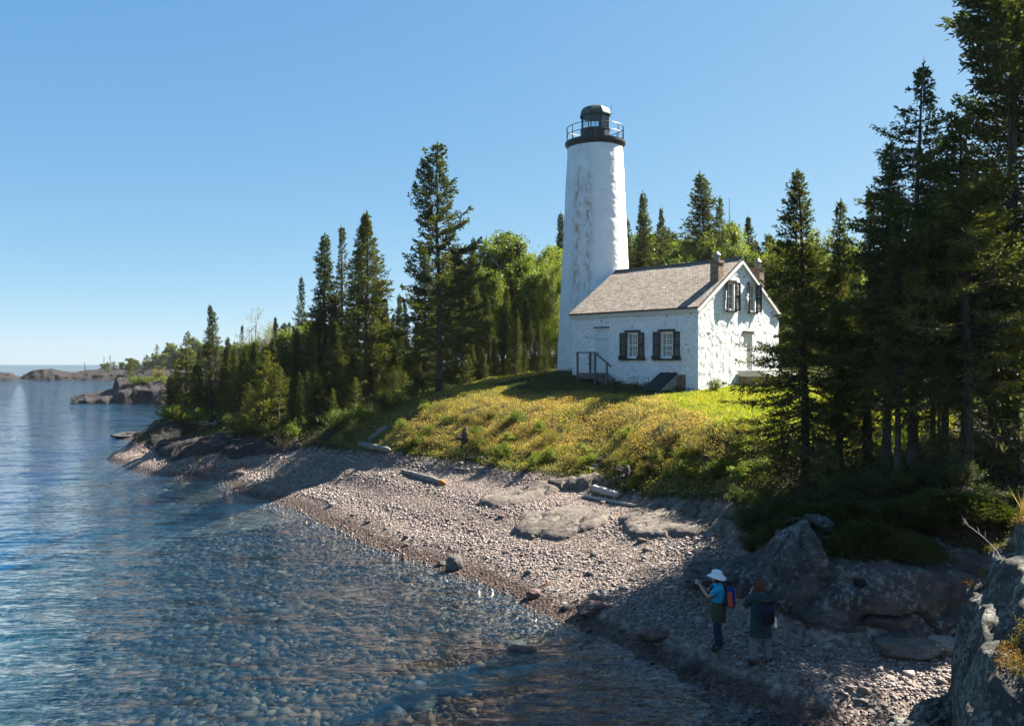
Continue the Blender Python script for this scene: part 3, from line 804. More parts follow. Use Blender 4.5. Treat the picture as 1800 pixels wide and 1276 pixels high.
for k in range(8):
    a_ = math.pi/8+k*math.pi/4; m_ = MB(); x, y = .82*math.cos(a_), .82*math.sin(a_)
    m_.tube([(x, y, zd-.02), (x, y, zl1)], .035, 6); m_.build('mullion', M_IRON, lant)
    b_ = a_+math.pi/4; m_ = MB(); x2, y2 = .82*math.cos(b_), .82*math.sin(b_)
    blank = k == 0
    i0 = Vector((x, y, 0))*.995; i1 = Vector((x2, y2, 0))*.995
    if blank:
        m_.prism([i0+Vector((0, 0, zd)), i1+Vector((0, 0, zd)), i1+Vector((0, 0, zl1)), i0+Vector((0, 0, zl1))], (i0+i1)*-.012); m_.build('sky_reflection_panel', M_IRON, lant)  # dark panel added to stand for sky mirrored in this glass facet
    else:
        m_.prism([i0+Vector((0, 0, zd)), i1+Vector((0, 0, zd)), i1+Vector((0, 0, zl1)), i0+Vector((0, 0, zl1))], (i0+i1)*-.004); m_.build('pane', M_GLASS, lant)
mb = MB(); o1 = octo(.80, zl1-.02); mb.poly(o1); mb.build('lantern_ceiling', plain('blue_grey_ceiling', (.05,.10,.15), .6, 5, .1, .05), lant)
mb = MB()
prof = [(.93, zl1-.10), (.95, zl1-.04), (.95, zl1+.02), (.91, zl1+.16), (.80, zl1+.33), (.62, zl1+.45), (.36, zl1+.53), (.16, zl1+.555), (.13, zl1+.58), (.10, zl1+.60), (.02, zl1+.61)]
rg = []
for (r_, z_) in prof: rg.append([mb.bm.verts.new(p) for p in octo(r_, z_)])
for i in range(len(rg)-1):
    for k in range(8): mb.bm.faces.new((rg[i][k], rg[i][(k+1) % 8], rg[i+1][(k+1) % 8], rg[i+1][k]))
mb.build('dome', M_DOME, tower)
mb = MB(); mb.tube([(.93, -.1, zl1-.1), (.95, -.1, zl1+.62)], .014, 5); mb.build('lightning_rod', M_IRON, tower)
# ---------- foliage and bark ----------
def foliage_mat(name, trans=.35, tint=(1, 1, 1), rough=.6):
    m, nt = new_mat(name); t = NT(nt); c = t.attr()
    c = t.mix(1, c, tuple(.95*q for q in tint), 'MULTIPLY')
    oi = t.n('ShaderNodeObjectInfo').outputs['Random']
    c = t.mix(1, c, t.ramp(oi, [(0, (.78,.82,.80)), (.5, (1,1,1)), (1, (1.18,1.12,.92))]), 'MULTIPLY')
    d = t.principled(c, rough, None, .25)
    tl = t.n('ShaderNodeBsdfTranslucent', ins={'Color': t.mix(1, c, (1.3, 1.3, .5), 'MULTIPLY')}).outputs[0]
    t.out(t.n('ShaderNodeMixShader', ins={0: trans, 1: d, 2: tl}).outputs[0]); return m
M_NEEDLE = foliage_mat('spruce_needles', .38)
M_LEAF = foliage_mat('broad_leaves', .42, (1, 1, 1), .5)
M_GRASS = foliage_mat('grass_and_herbs', .40, (1, 1, 1), .6)
def bark_mat(name, lo, hi, sc=(6, 6, 1.2)):
    m, nt = new_mat(name); t = NT(nt); v = t.mapv(t.obj(), sc)
    c = t.ramp(t.noise(v, 2.0, 6, .7), [(.32, [.8*q for q in lo]), (.66, [.8*q for q in hi])])
    t.out(t.principled(c, .9, t.bump(t.noise(v, 3, 5), .7, .03), .15)); return m
M_BARK = bark_mat('spruce_bark', (.035,.028,.022), (.13,.11,.09))
M_BIRCH = bark_mat('birch_bark', (.16,.14,.12), (.50,.47,.43), (2, 2, 5))
M_DEAD = bark_mat('bleached_wood', (.22,.20,.18), (.52,.49,.45), (3, 3, 1))

class Cards:
    """diamond-shaped leaf and needle sprays gathered into one mesh"""
    def __init__(self): self.P0 = []; self.P1 = []; self.W = []; self.C = []
    def add(self, p0, p1, w, c):
        p0 = np.atleast_2d(p0); p1 = np.atleast_2d(p1); n = len(p0)
        self.P0.append(p0); self.P1.append(p1); self.W.append(np.broadcast_to(np.asarray(w, float), (n,))); self.C.append(np.broadcast_to(np.asarray(c, float), (n, 3)))
    def mesh(self, name, rng, cross=2, mid=.45):
        P0 = np.concatenate(self.P0); P1 = np.concatenate(self.P1); Wd = np.concatenate(self.W); Cc = np.concatenate(self.C)
        n = len(P0); d = P1-P0; d /= np.linalg.norm(d, axis=1, keepdims=True)+1e-9
        r = rng.normal(size=(n, 3)); a = np.cross(d, r); a /= np.linalg.norm(a, axis=1, keepdims=True)+1e-9
        b = np.cross(d, a); M = P0+(P1-P0)*mid
        Vs = []; Fs = []; Cs = []
        for k in range(cross):
            s = a if k == 0 else b
            q = np.stack([P0, M+s*Wd[:, None], P1, M-s*Wd[:, None]], 1)
            Vs.append(q.reshape(-1, 3)); Fs.append(np.arange(4*n).reshape(n, 4)+4*n*k); Cs.append(np.repeat(Cc, 4, 0))
        return mesh_np(name, np.concatenate(Vs), np.concatenate(Fs), np.concatenate(Cs))

def tube_np(pts, rads, seg=5):
    pts = np.asarray(pts, float); rads = np.asarray(rads, float); n = len(pts)
    d = np.gradient(pts, axis=0); d /= np.linalg.norm(d, axis=1, keepdims=True)+1e-9
    ref = np.where(np.abs(d[:, 2:3]) > .9, np.array([[1., 0, 0]]), np.array([[0, 0, 1.]]))
    a = np.cross(d, ref); a /= np.linalg.norm(a, axis=1, keepdims=True)+1e-9; b = np.cross(d, a)
    th = np.arange(seg)*2*np.pi/seg
    V = pts[:, None]+rads[:, None, None]*(a[:, None]*np.cos(th)[None, :, None]+b[:, None]*np.sin(th)[None, :, None])
    i = (np.arange(n-1)*seg)[:, None]; k = np.arange(seg)[None]
    Fq = np.stack([i+k, i+(k+1) % seg, i+seg+(k+1) % seg, i+seg+k], -1).reshape(-1, 4)
    return V.reshape(-1, 3), Fq
class Tubes:
    def __init__(self): self.V = []; self.F = []; self.n = 0
    def add(self, pts, rads, seg=5):
        V, Fq = tube_np(pts, rads, seg); self.V.append(V); self.F.append(Fq+self.n); self.n += len(V)
    def mesh(self, name): return mesh_np(name, np.concatenate(self.V), np.concatenate(self.F), smooth=True)

GREEN_D = np.array([.036, .054, .018]); GREEN_M = np.array([.105, .125, .030]); GREEN_Y = np.array([.19, .20, .030]); LICH = np.array([.19, .185, .135]); CONE = np.array([.16, .05, .03]); RUST = np.array([.12, .075, .04])
def spruce(seed, H=12., Rm=1.5, base=.12, dz=.2, p=.85, gap=.45, lichen=.2, tw=.045, tl=1.0, up=20, low=-18, droop=.25, dens=1.0, tone=0., yellow=.0, cones=False, clubs=0., botcut=4., rag=.0, per=4):
    """returns (trunk mesh, crown mesh)"""
    rng = np.random.default_rng(seed); K = Cards(); T = Tubes()
    Rm = Rm*1.55
    zz = np.linspace(0, H, 14); wob = .05*np.cumsum(rng.normal(size=(14, 2)), 0)*(zz/H)[:, None]
    tp = np.concatenate([wob, zz[:, None]], 1); tr = .012*H*(1-zz/H)**.9*1.15+.012; tr[0] *= 1.35
    T.add(np.concatenate([[[0, 0, -.5]], tp]), np.concatenate([[tr[0]*1.15], tr]), 9)
    z = base*H; ph = rng.uniform(0, 50); az = 0.
    step = dz/7.5
    while z < H*.99:
        t = (z-base*H)/(H-base*H)
        z += step*rng.uniform(.4, 1.6)*(1.25-.6*t)*(1+2.2*max(0, vnoise(np.array([z*2.1, ph, 0.]), seed))*(rng.random() < .5))
        if z > H*.985: break
        prof = Rm*((1-t)**p)*min(1, .45+botcut*t)+.05
        cx = np.interp(z, zz, tp[:, 0]); cy = np.interp(z, zz, tp[:, 1])
        az += 2.4+rng.normal()*.5
        nz = float(fbm(np.array([math.cos(az)*1.0+ph, math.sin(az)*1.0, z*.5]), 2, seed))
        f = 1-gap*.45+gap*1.9*nz+rng.normal()*.16
        if f < .22: continue
        L = prof*min(f, 1.35)
        if rag and rng.random() < rag*(1-t): L *= rng.uniform(1.1, 1.45)
        el = R(low+(up-low)*t**1.3+rng.normal()*9)
        h = np.array([math.cos(az), math.sin(az), 0.]); lat = np.array([-h[1], h[0], 0])
        s = np.linspace(0, 1, 6)
        bend = math.tan(el)*s*L-droop*L*s**2*(1-t)+.30*L*s**3*(1-t*.5)
        bp = np.array([cx, cy, z])+h*(s*L)[:, None]+lat*(rng.normal()*.12*L*s**2)[:, None]; bp[:, 2] += bend
        T.add(bp[:5], (.006+.010*L)*(1-s[:5]*.85), 3)
        n = max(3, int(L*12*dens))
        ss = rng.uniform(.06 if t > .45 else .18, 1, n)
        if clubs: ss = np.clip(ss**(1/(1+clubs)), .08, 1)
        P = np.stack([np.interp(ss, s, bp[:, k]) for k in range(3)], 1)
        fw = rng.uniform(.5, 1.0, n); sw = rng.uniform(.25, .95, n)*rng.choice([-1, 1], n)
        D = h*fw[:, None]+lat*sw[:, None]; D[:, 2] += rng.normal(size=n)*.30+.05+.3*t-.10*lichen
        D /= np.linalg.norm(D, axis=1, keepdims=True)
        ln = tl*(.12+.34*min(L, 1.7)*(1-ss*.70))*rng.uniform(.6, 1.2, n)
        br = rng.normal()*.17
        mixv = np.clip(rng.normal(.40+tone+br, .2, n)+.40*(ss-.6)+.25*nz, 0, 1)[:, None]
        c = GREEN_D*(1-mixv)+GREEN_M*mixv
        if yellow:
            yv = np.clip(rng.normal(yellow, .2, n)+.3*(ss-.6), 0, 1)[:, None]; c = c*(1-yv)+GREEN_Y*yv
        lm = rng.random(n) < lichen*(1-t)*(1.3-ss)+(.35 if rng.random() < .07*(1-t) else 0)
        c[lm] = (LICH if rng.random() < .75 else RUST)*rng.uniform(.5, 1.1, (lm.sum(), 1))
        for q in range(per):
            u = (q+rng.uniform(0, 1, n))/per
            Q = P+D*(ln*u)[:, None]; Q[:, 2] -= .10*ln*u*u
            E = D*rng.uniform(.6, 1.1, (n, 1))+rng.normal(size=(n, 3))*.42; E /= np.linalg.norm(E, axis=1, keepdims=True)
            K.add(Q, Q+E*(tl*rng.uniform(.09, .17, (n, 1))), tw*.62*rng.uniform(.7, 1.3, n), c*rng.uniform(.8, 1.2, (n, 1)))
        if lichen > .12 and t < .65 and rng.random() < lichen*.7:
            m_ = rng.integers(2, 7); s2 = rng.uniform(.2, .95, m_)
            Q = np.stack([np.interp(s2, s, bp[:, k]) for k in range(3)], 1)
            K.add(Q, Q-np.array([0, 0, 1.])*rng.uniform(.12, .42, (m_, 1))+rng.normal(size=(m_, 3))*.05, tw*.5, LICH*rng.uniform(.45, .95, (m_, 1)))
        K.add(bp[-1:], bp[-1:]+(bp[-1:]-bp[-2:-1])/(np.linalg.norm(bp[-1]-bp[-2])+1e-6)*.16*tl, tw*.6, (GREEN_D+GREEN_M)/2)
    m_ = int(26*dens); zs = rng.uniform(H*.93, H*1.0, m_); az = rng.uniform(0, 6.28, m_)
    P = np.stack([np.full(m_, tp[-1, 0]), np.full(m_, tp[-1, 1]), zs], 1)
    D = np.stack([np.cos(az)*.7, np.sin(az)*.7, np.full(m_, .8)], 1)
    K.add(P, P+D*.13*tl, tw*.6, GREEN_M*.7)
    K.add(np.array([[tp[-1, 0], tp[-1, 1], H*.985]]), np.array([[tp[-1, 0], tp[-1, 1], H*1.02]]), tw*.5, GREEN_M)
    if cones:
        m_ = 60; zs = rng.uniform(H*.86, H*.96, m_); az = rng.uniform(0, 6.28, m_); r_ = rng.uniform(.06, .32, m_)*(H-zs)/(H*.14)
        P = np.stack([np.cos(az)*r_, np.sin(az)*r_, zs], 1); K.add(P, P-np.array([0, 0, .12]), .035, CONE)
    if base > .2:      # dead lower twigs
        for i in range(int(base*H*9)):
            z0 = rng.uniform(.5, base*H); az = rng.uniform(0, 6.28); L = rng.uniform(.3, 1.3)*Rm*.5
            s = np.linspace(0, 1, 4); h = np.array([math.cos(az), math.sin(az), -.25])
            bp = np.array([0, 0, z0])+h*(s*L)[:, None]; bp[:, :2] += wob[min(13, int(z0/H*13))]; bp[1:, :] += rng.normal(size=(3, 3))*.05
            T.add(bp, .011*(1-s*.8), 3)
            if rng.random() < lichen*2:
                m_ = 5; s2 = rng.uniform(.2, 1, m_); Q = np.stack([np.interp(s2, s, bp[:, k]) for k in range(3)], 1)
                K.add(Q, Q-np.array([0, 0, 1.])*rng.uniform(.1, .35, (m_, 1))+rng.normal(size=(m_, 3))*.06, .02, LICH*.6)
    return T.mesh('trunk'), K.mesh('crown', rng)

LG1 = np.array([.09, .13, .018]); LG2 = np.array([.20, .25, .035])
def broadleaf(seed, H=10., Rm=2.2, leaf=.07, n_leaf=9000, base=.22, lean=(0, 0), c1=LG1, c2=LG2, sparse=0., top=.75, ntr=1):
    rng = np.random.default_rng(seed); K = Cards(); T = Tubes(); tips = []
    def grow(p, d, L, r, lev):
        n = 5; pts = [p]; dd = d.copy()
        for i in range(n):
            dd = dd+rng.normal(size=3)*.13+np.array([0, 0, .05]); dd /= np.linalg.norm(dd); pts.append(pts[-1]+dd*L/n)
        pts = np.array(pts); T.add(pts, np.linspace(r, r*.55, n+1), 6 if lev < 1 else 4)
        if lev >= 3: tips.append((pts, L)); return
        k = [5, 4, 4][lev]
        for j in range(k+(lev == 0)*2):
            s = rng.uniform(.35 if lev else base, 1.0); q = np.array([np.interp(s*n, np.arange(n+1), pts[:, a]) for a in range(3)])
            az = rng.uniform(0, 6.28); sp = rng.uniform(.5, 1.0) if lev else rng.uniform(.4, .8)
            e = np.array([math.cos(az)*sp, math.sin(az)*sp, rng.uniform(.35, .9)]); e = e/np.linalg.norm(e)
            e = e*.75+dd*.35; e /= np.linalg.norm(e)
            grow(q, e, L*rng.uniform(.45, .62), r*.5, lev+1)
        tips.append((pts[-3:], L*.4))
    for q in range(ntr):
        d = np.array([lean[0]+rng.normal()*.05*(ntr > 1)*3, lean[1]+rng.normal()*.05, 1.]); d /= np.linalg.norm(d)
        grow(np.array([rng.normal()*.15*(ntr > 1), rng.normal()*.15*(ntr > 1), -.2]), d, H*.62, .011*H+.01, 0)
    n_leaf = int(n_leaf*1.8); Rm = Rm*1.45; per = max(3, n_leaf//len(tips)//2)
    for pts, L in tips:
        if rng.random() < sparse: continue
        n = int(per*rng.uniform(.4, 1.6)); s = rng.uniform(0, len(pts)-1, n)
        P = np.stack([np.interp(s, np.arange(len(pts)), pts[:, a]) for a in range(3)], 1)+rng.normal(size=(n, 3))*np.array([.24, .24, .16])*min(1.2, .35+L*.4)
        D = rng.normal(size=(n, 3)); D /= np.linalg.norm(D, axis=1, keepdims=True)
        mv = np.clip(rng.normal(.45, .38)+rng.normal(size=n)*.25, 0, 1)[:, None]
        K.add(P, P+D*leaf*2*rng.uniform(.7, 1.2, (n, 1)), leaf*.62, c1*(1-mv)+c2*mv)
    for q in range(int(n_leaf/85*(1-sparse)**3)):
        a = rng.uniform(0, 6.28); zc = rng.uniform(.22, .93); rr_ = Rm*.62*math.sin(min(1, (1.02-zc)*1.5)*1.57)*math.sqrt(rng.uniform(.15, 1)); n = int(rng.uniform(50, 120))
        c0 = np.array([math.cos(a)*rr_+lean[0]*zc*H*.8, math.sin(a)*rr_, zc*H*.9])
        P = c0+rng.normal(size=(n, 3))*np.array([.34, .34, .13])
        D = rng.normal(size=(n, 3))*np.array([1, 1, .55]); D /= np.linalg.norm(D, axis=1, keepdims=True)
        mv = np.clip(rng.normal(.45, .38)+rng.normal(size=n)*.25, 0, 1)[:, None]
        K.add(P, P+D*leaf*2*rng.uniform(.7, 1.2, (n, 1)), leaf*.62, c1*(1-mv)+c2*mv)
    me = K.mesh('crown', rng, 1, .5)
    # normalise the overall height to H
    co = np.empty(len(me.vertices)*3, np.float32); me.vertices.foreach_get('co', co); zmax = np.percentile(co[2::3], 99.8)
    tk = T.mesh('trunk')
    for m_ in (me, tk):
        c = np.empty(len(m_.vertices)*3, np.float32); m_.vertices.foreach_get('co', c); c *= H/zmax
        c = c.reshape(-1, 3); sc_ = Rm/max(.5, np.percentile(np.hypot(co[0::3], co[1::3])*H/zmax, 92)); 
        c[:, :2] *= max(.85, min(1.15, sc_)); m_.vertices.foreach_set('co', c.ravel()); m_.update()
    return tk, me

def shrub(seed, H=1.2, Rm=.9, n=1800, leaf=.05, c1=LG1, c2=LG2, stems=9, bare=0.):
    rng = np.random.default_rng(seed); K = Cards(); T = Tubes()
    for i in range(stems):
        az = rng.uniform(0, 6.28); sp = rng.uniform(.1, 1)*Rm; hh = H*rng.uniform(.65, 1.05)*(1-.35*(sp/Rm)**2)
        s = np.linspace(0, 1, 6); pts = np.stack([math.cos(az)*sp*s**1.2, math.sin(az)*sp*s**1.2, hh*s], 1)+rng.normal(size=(6, 3))*.04*H*s[:, None]
        T.add(pts, .012*(1-s*.75)*max(.6, H), 4)
        for b in range(4):
            q = pts[rng.integers(2, 6)]; e = rng.normal(size=3)*.4+np.array([math.cos(az)*.4, math.sin(az)*.4, .6]); e = e/np.linalg.norm(e)*H*rng.uniform(.2, .4)
            bp = np.stack([q, q+e*.5+rng.normal(size=3)*.03, q+e]); T.add(bp, [.006, .005, .002], 3)
            m_ = int(n/stems/4*(1-bare)); f = rng.uniform(.1, 1.1, (m_, 1)); P = q+e*f+rng.normal(size=(m_, 3))*.10*H**.5
            P[:, 2] = np.maximum(P[:, 2], .03)
            D = rng.normal(size=(m_, 3)); D[:, 2] += .3; D /= np.linalg.norm(D, axis=1, keepdims=True)
            mv = np.clip(rng.normal(.5, .25)+rng.normal(size=m_)*.25, 0, 1)[:, None]
            K.add(P, P+D*leaf*2*rng.uniform(.6, 1.2, (m_, 1)), leaf*.6, c1*(1-mv)+c2*mv)
    return T.mesh('stems'), K.mesh('foliage', rng, 1, .5)

def juniper(seed, Rx=1.6, Ry=1.0, H=.7, n=6000, c1=GREEN_D*1.3, c2=np.array([.085, .095, .02])):
    rng = np.random.default_rng(seed); K = Cards(); T = Tubes()
    az = rng.uniform(0, 6.283, n); r = np.sqrt(rng.uniform(0, 1, n))
    x = np.cos(az)*r*Rx; y = np.sin(az)*r*Ry
    top = H*np.clip(1-r**2.4, 0, 1)*(1+.45*n2(x, y, 2.2, 3, seed))
    z = top*rng.uniform(.45, 1, n)**.5+.02
    P = np.stack([x, y, z], 1); D = np.stack([np.cos(az)*.9+rng.normal(size=n)*.3, np.sin(az)*.9+rng.normal(size=n)*.3, rng.uniform(-.05, .55, n)], 1)
    D /= np.linalg.norm(D, axis=1, keepdims=True)
    lay = np.clip(.5+.9*n2(x, z*3+y, 3, 2, seed+3)+rng.normal(size=n)*.2, 0, 1)[:, None]
    K.add(P, P+D*rng.uniform(.10, .24, (n, 1)), .028, c1*(1-lay)+c2*lay)
    for i in range(8):
        a = rng.uniform(0, 6.28); s = np.linspace(0, 1, 5); T.add(np.stack([np.cos(a)*Rx*.7*s, np.sin(a)*Ry*.7*s, H*.5*np.sin(s*2.2)], 1), .02*(1-s*.7), 4)
    return T.mesh('stems'), K.mesh('foliage', rng)

# ---------- one prototype of each kind ----------
KIND = {}
def kind(key, name, part, crown_mat, trunk_mat, meshes, cat): KIND[key] = [name, part, crown_mat, trunk_mat, meshes, cat]
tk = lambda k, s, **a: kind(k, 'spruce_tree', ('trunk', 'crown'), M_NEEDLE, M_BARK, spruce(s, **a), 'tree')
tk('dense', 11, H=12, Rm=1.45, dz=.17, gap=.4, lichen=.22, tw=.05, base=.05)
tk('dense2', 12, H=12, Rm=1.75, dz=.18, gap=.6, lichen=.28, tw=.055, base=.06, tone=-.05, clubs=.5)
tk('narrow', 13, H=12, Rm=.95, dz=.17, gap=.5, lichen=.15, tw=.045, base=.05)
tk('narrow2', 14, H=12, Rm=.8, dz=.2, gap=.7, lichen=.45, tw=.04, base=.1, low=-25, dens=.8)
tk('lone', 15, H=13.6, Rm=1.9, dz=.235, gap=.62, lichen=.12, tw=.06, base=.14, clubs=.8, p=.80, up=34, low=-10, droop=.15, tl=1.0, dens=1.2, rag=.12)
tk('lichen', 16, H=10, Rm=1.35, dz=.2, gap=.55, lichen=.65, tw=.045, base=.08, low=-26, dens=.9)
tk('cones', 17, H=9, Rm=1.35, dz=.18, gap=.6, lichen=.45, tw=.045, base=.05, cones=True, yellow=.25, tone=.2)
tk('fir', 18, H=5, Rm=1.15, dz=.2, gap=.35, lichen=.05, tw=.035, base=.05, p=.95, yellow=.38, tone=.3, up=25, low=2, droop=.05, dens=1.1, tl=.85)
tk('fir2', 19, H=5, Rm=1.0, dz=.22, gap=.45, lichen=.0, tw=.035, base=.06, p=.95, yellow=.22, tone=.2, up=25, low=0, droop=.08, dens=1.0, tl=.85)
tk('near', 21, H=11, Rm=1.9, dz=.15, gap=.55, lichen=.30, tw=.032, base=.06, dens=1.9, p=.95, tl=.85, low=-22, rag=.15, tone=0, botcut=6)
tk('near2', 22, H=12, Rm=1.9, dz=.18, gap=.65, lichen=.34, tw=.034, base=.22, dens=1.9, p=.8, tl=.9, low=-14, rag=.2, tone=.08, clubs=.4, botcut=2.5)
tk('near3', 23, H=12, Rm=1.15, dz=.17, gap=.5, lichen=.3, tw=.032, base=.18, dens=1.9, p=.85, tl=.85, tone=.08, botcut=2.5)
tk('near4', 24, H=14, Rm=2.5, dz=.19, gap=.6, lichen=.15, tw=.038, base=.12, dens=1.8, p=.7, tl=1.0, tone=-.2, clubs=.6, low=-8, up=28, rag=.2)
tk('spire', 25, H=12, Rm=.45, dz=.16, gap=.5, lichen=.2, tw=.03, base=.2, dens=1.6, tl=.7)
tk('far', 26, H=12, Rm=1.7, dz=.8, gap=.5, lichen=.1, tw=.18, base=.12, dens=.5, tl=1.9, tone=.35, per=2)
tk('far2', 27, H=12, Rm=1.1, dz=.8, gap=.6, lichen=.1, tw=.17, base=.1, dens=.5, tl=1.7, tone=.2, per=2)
def ratio_kind(k, name, s, **a): kind(k, name, ('trunk', 'crown'), M_LEAF, M_BIRCH, broadleaf(s, **a), 'tree')
ratio_kind('leafy', 'birch_tree', 31, H=10, Rm=2.3, n_leaf=11000, leaf=.09)
ratio_kind('leafy2', 'birch_tree', 32, H=10, Rm=1.8, n_leaf=9000, leaf=.09, lean=(-.12, 0))
ratio_kind('thin', 'birch_tree', 33, H=9, Rm=1.5, n_leaf=3200, leaf=.06, sparse=.35, ntr=2, c1=LG1*1.1)
ratio_kind('lean', 'birch_tree', 34, H=11, Rm=2.2, n_leaf=10000, leaf=.09, lean=(-.22, 0), base=.5)
ratio_kind('farleaf', 'broadleaf_tree', 35, H=10, Rm=3.2, n_leaf=2600, leaf=.24, c1=LG1*.8, c2=LG2*.75)
def dead_tree():
    rng = np.random.default_rng(5); T = Tubes(); z = np.linspace(0, 8, 9); T.add(np.stack([z*0, z*0, z], 1), .07*(1-z/8.6)+.008, 6)
    K = Cards()
    for i in range(60):
        z0 = rng.uniform(2, 7.9); a = rng.uniform(0, 6.28); L = rng.uniform(.2, .7)*(1.1-z0/9); s = np.linspace(0, 1, 4)
        bp = np.stack([np.cos(a)*L*s, np.sin(a)*L*s, z0+L*(.35*s-.3*s**2)], 1); K.add(bp[:-1], bp[1:]+1e-3, .012, (.09, .075, .06))
    return T.mesh('trunk'), K.mesh('branches', rng)
kind('snag', 'dead_tree', ('trunk', 'branches'), M_BARK, M_BARK, dead_tree(), 'tree')
SH = lambda k, s, **a: kind(k, 'shrub', ('stems', 'foliage'), M_LEAF, M_BARK, shrub(s, **a), 'shrub')
OR1 = np.array([.10, .085, .022]); OR2 = np.array([.25, .19, .045]); OLV = np.array([.06, .075, .016])
SH('green', 41, c1=LG1*.9, c2=LG2*.8); SH('orange', 42, c1=OLV, c2=OR2, n=2200, leaf=.035, Rm=1.1, H=.9)
SH('dark', 43, c1=GREEN_D*1.3, c2=np.array([.05, .07, .016]), n=2600, leaf=.045, H=1.3, Rm=1.1)
SH('brush', 44, c1=np.array([.12, .10, .045]), c2=np.array([.26, .21, .09]), n=500, leaf=.03, stems=16, H=1.3, Rm=1.0)
SH('lush', 45, c1=LG1, c2=LG2*1.1, n=2600, leaf=.06, H=1.3, Rm=1.0)
SH('shade', 46, c1=GREEN_D*1.2, c2=np.array([.055, .065, .014]), n=7000, leaf=.035, H=1.4, Rm=1.3, stems=16)
kind('juniper', 'juniper_shrub', ('stems', 'foliage'), M_NEEDLE, M_BARK, juniper(51), 'shrub')
kind('juniper2', 'juniper_shrub', ('stems', 'foliage'), M_NEEDLE, M_BARK, juniper(52, 1.5, 1.2, .8, 6000, GREEN_D*1.1, np.array([.045, .055, .014])), 'shrub')
BASEH = {}
PROTO = {}
def plant(key, px, py_top, D, label, width=None, group=None, zb=None, rz=None, X=None, tilt=0, height=None):
    """stand one plant at column px and distance D so that it reaches up to row py_top; width scales the spread"""
    name, part, cm, tm, (m0, m1), cat = KIND[key]
    if X is None: X = (px-CX)/F*D
    z0 = ground(X, D) if zb is None else zb
    if key not in BASEH:
        c = np.empty(len(m1.vertices)*3, np.float32); m1.vertices.foreach_get('co', c); BASEH[key] = float(c[2::3].max())
    H = height if height else max((HC+(CY-py_top)/F*D)-z0, .6 if 'shrub' in name else .3)
    s = H/BASEH[key]; wd = (width or 1.0)
    if key not in PROTO:
        e = empty(name, (0, 0, 0)); a = link(part[0], m0, tm, e); b = link(part[1], m1, cm, e); PROTO[key] = e
    else:
        e = copy_tree(PROTO[key])
    e.location = (X, D, z0-.05); e.scale = (s*wd, s*wd, s)
    rng_ = random.Random(hash((px, D)) if False else int(px*13+D*7)); e.rotation_euler = (0, R(tilt), rng_.uniform(0, 6.28) if rz is None else rz)
    tag(e, label, cat, group); return e
rngp = random.Random(4)
# ---------- trees of the photograph: kind, column, top row, distance, label ----------
G1 = 'spruces of the left shore wood'; G2 = 'trees of the wood behind the lone spruce'; G3 = 'trees behind the cottage'; G4 = 'spruces of the shaded clump on the near bank'
plant('cones', 325, 578, 60, 'short spruce with reddish cones at its tip, nearest the water on the rocky point', 1.0)
plant('narrow2', 367, 530, 59, 'taller stem of the twin spruces draped with lichen near the point', .9, rz=1)
plant('lichen', 374, 541, 58.4, 'shorter stem of the twin spruces draped with lichen near the point', .85, rz=3)
plant('narrow2', 427, 568, 68, 'thin dark spire rising behind the bright round birch near the point', .8)
plant('leafy', 441, 583, 65, 'bright green birch with a rounded top between twin spruces and the bare-crowned birch', .75)
plant('thin', 474, 533, 66, 'tall sparse birch with an open crown against the sky', 1.1)
plant('fir', 461, 612, 50, 'young yellow-green fir in full sun at the edge of the left wood', .95)
plant('narrow', 490, 553, 61, 'dark thin spruce just behind the sparse birch', .9, G1)
plant('narrow2', 507, 562, 64, 'thin grey spruce left of the slender lichen-grey one', .9, G1)
plant('lichen', 530, 481, 62, 'slender lichen-grey spruce standing a little apart left of the tall spruce group', .62)
plant('dense', 573, 402, 57, 'dense dark spruce, leftmost of the tall spruce group', .92)
plant('narrow2', 602, 391, 58, 'slim open-crowned spruce between the dense ones of the tall group', .9)
plant('narrow', 626, 369, 57, 'narrow spruce with its top just left of the highest of the tall group', .95)
plant('dense2', 643, 364, 50, 'broad spruce of the tall group, highest and nearest, with a ragged right side', .88)
plant('fir2', 540, 640, 47.5, 'small fir sapling in the sun below the slender lichen-grey spruce', .75)
plant('fir', 668, 655, 46.5, 'small bright fir sapling below the broad spruce of the tall group', .8)
plant('fir2', 585, 680, 46, 'low dark-green sapling at the foot of the tall spruce group', .9)
plant('lone', 772, 243, 44.6, 'tallest lone spruce with a bare lower trunk at the edge of the lawn', .92, tilt=0, rz=2.2)
plant('dense2', 748, 436, 52, 'spruce half hidden just left behind the tallest lone spruce', .75)
plant('dense', 833, 410, 55, 'spruce with a thick dark knot of branches at its top right of the lone spruce', .6)
plant('dense', 700, 512, 58, 'small dark spruce in the notch left of the lone spruce', .8, G2)
plant('narrow', 710, 522, 62, 'small dark spruce in the notch left of the lone spruce', .9, G2)
plant('narrow', 688, 548, 56, 'small dark spruce in the notch left of the lone spruce', 1.0, G2)
plant('leafy', 865, 446, 62, 'light green birch with a low round crown beside the knot-topped spruce', .75)
plant('leafy2', 912, 402, 66, 'highest light green birch in the wood left of the tower', 1.0)
plant('leafy', 945, 450, 60, 'bright yellow-green birch crown close to the tower', .95)
plant('lean', 984, 432, 55, 'leaning white-stemmed birch beside the tower', .62, rz=0)
plant('narrow', 903, 432, 63, 'dark spire poking up among the light birches', .7, G2)
plant('dense', 985, 368, 74, 'spruce half hidden behind the left edge of the tower', .7)
INS = 'dark spruce standing in the shade inside the wood left of the tower'
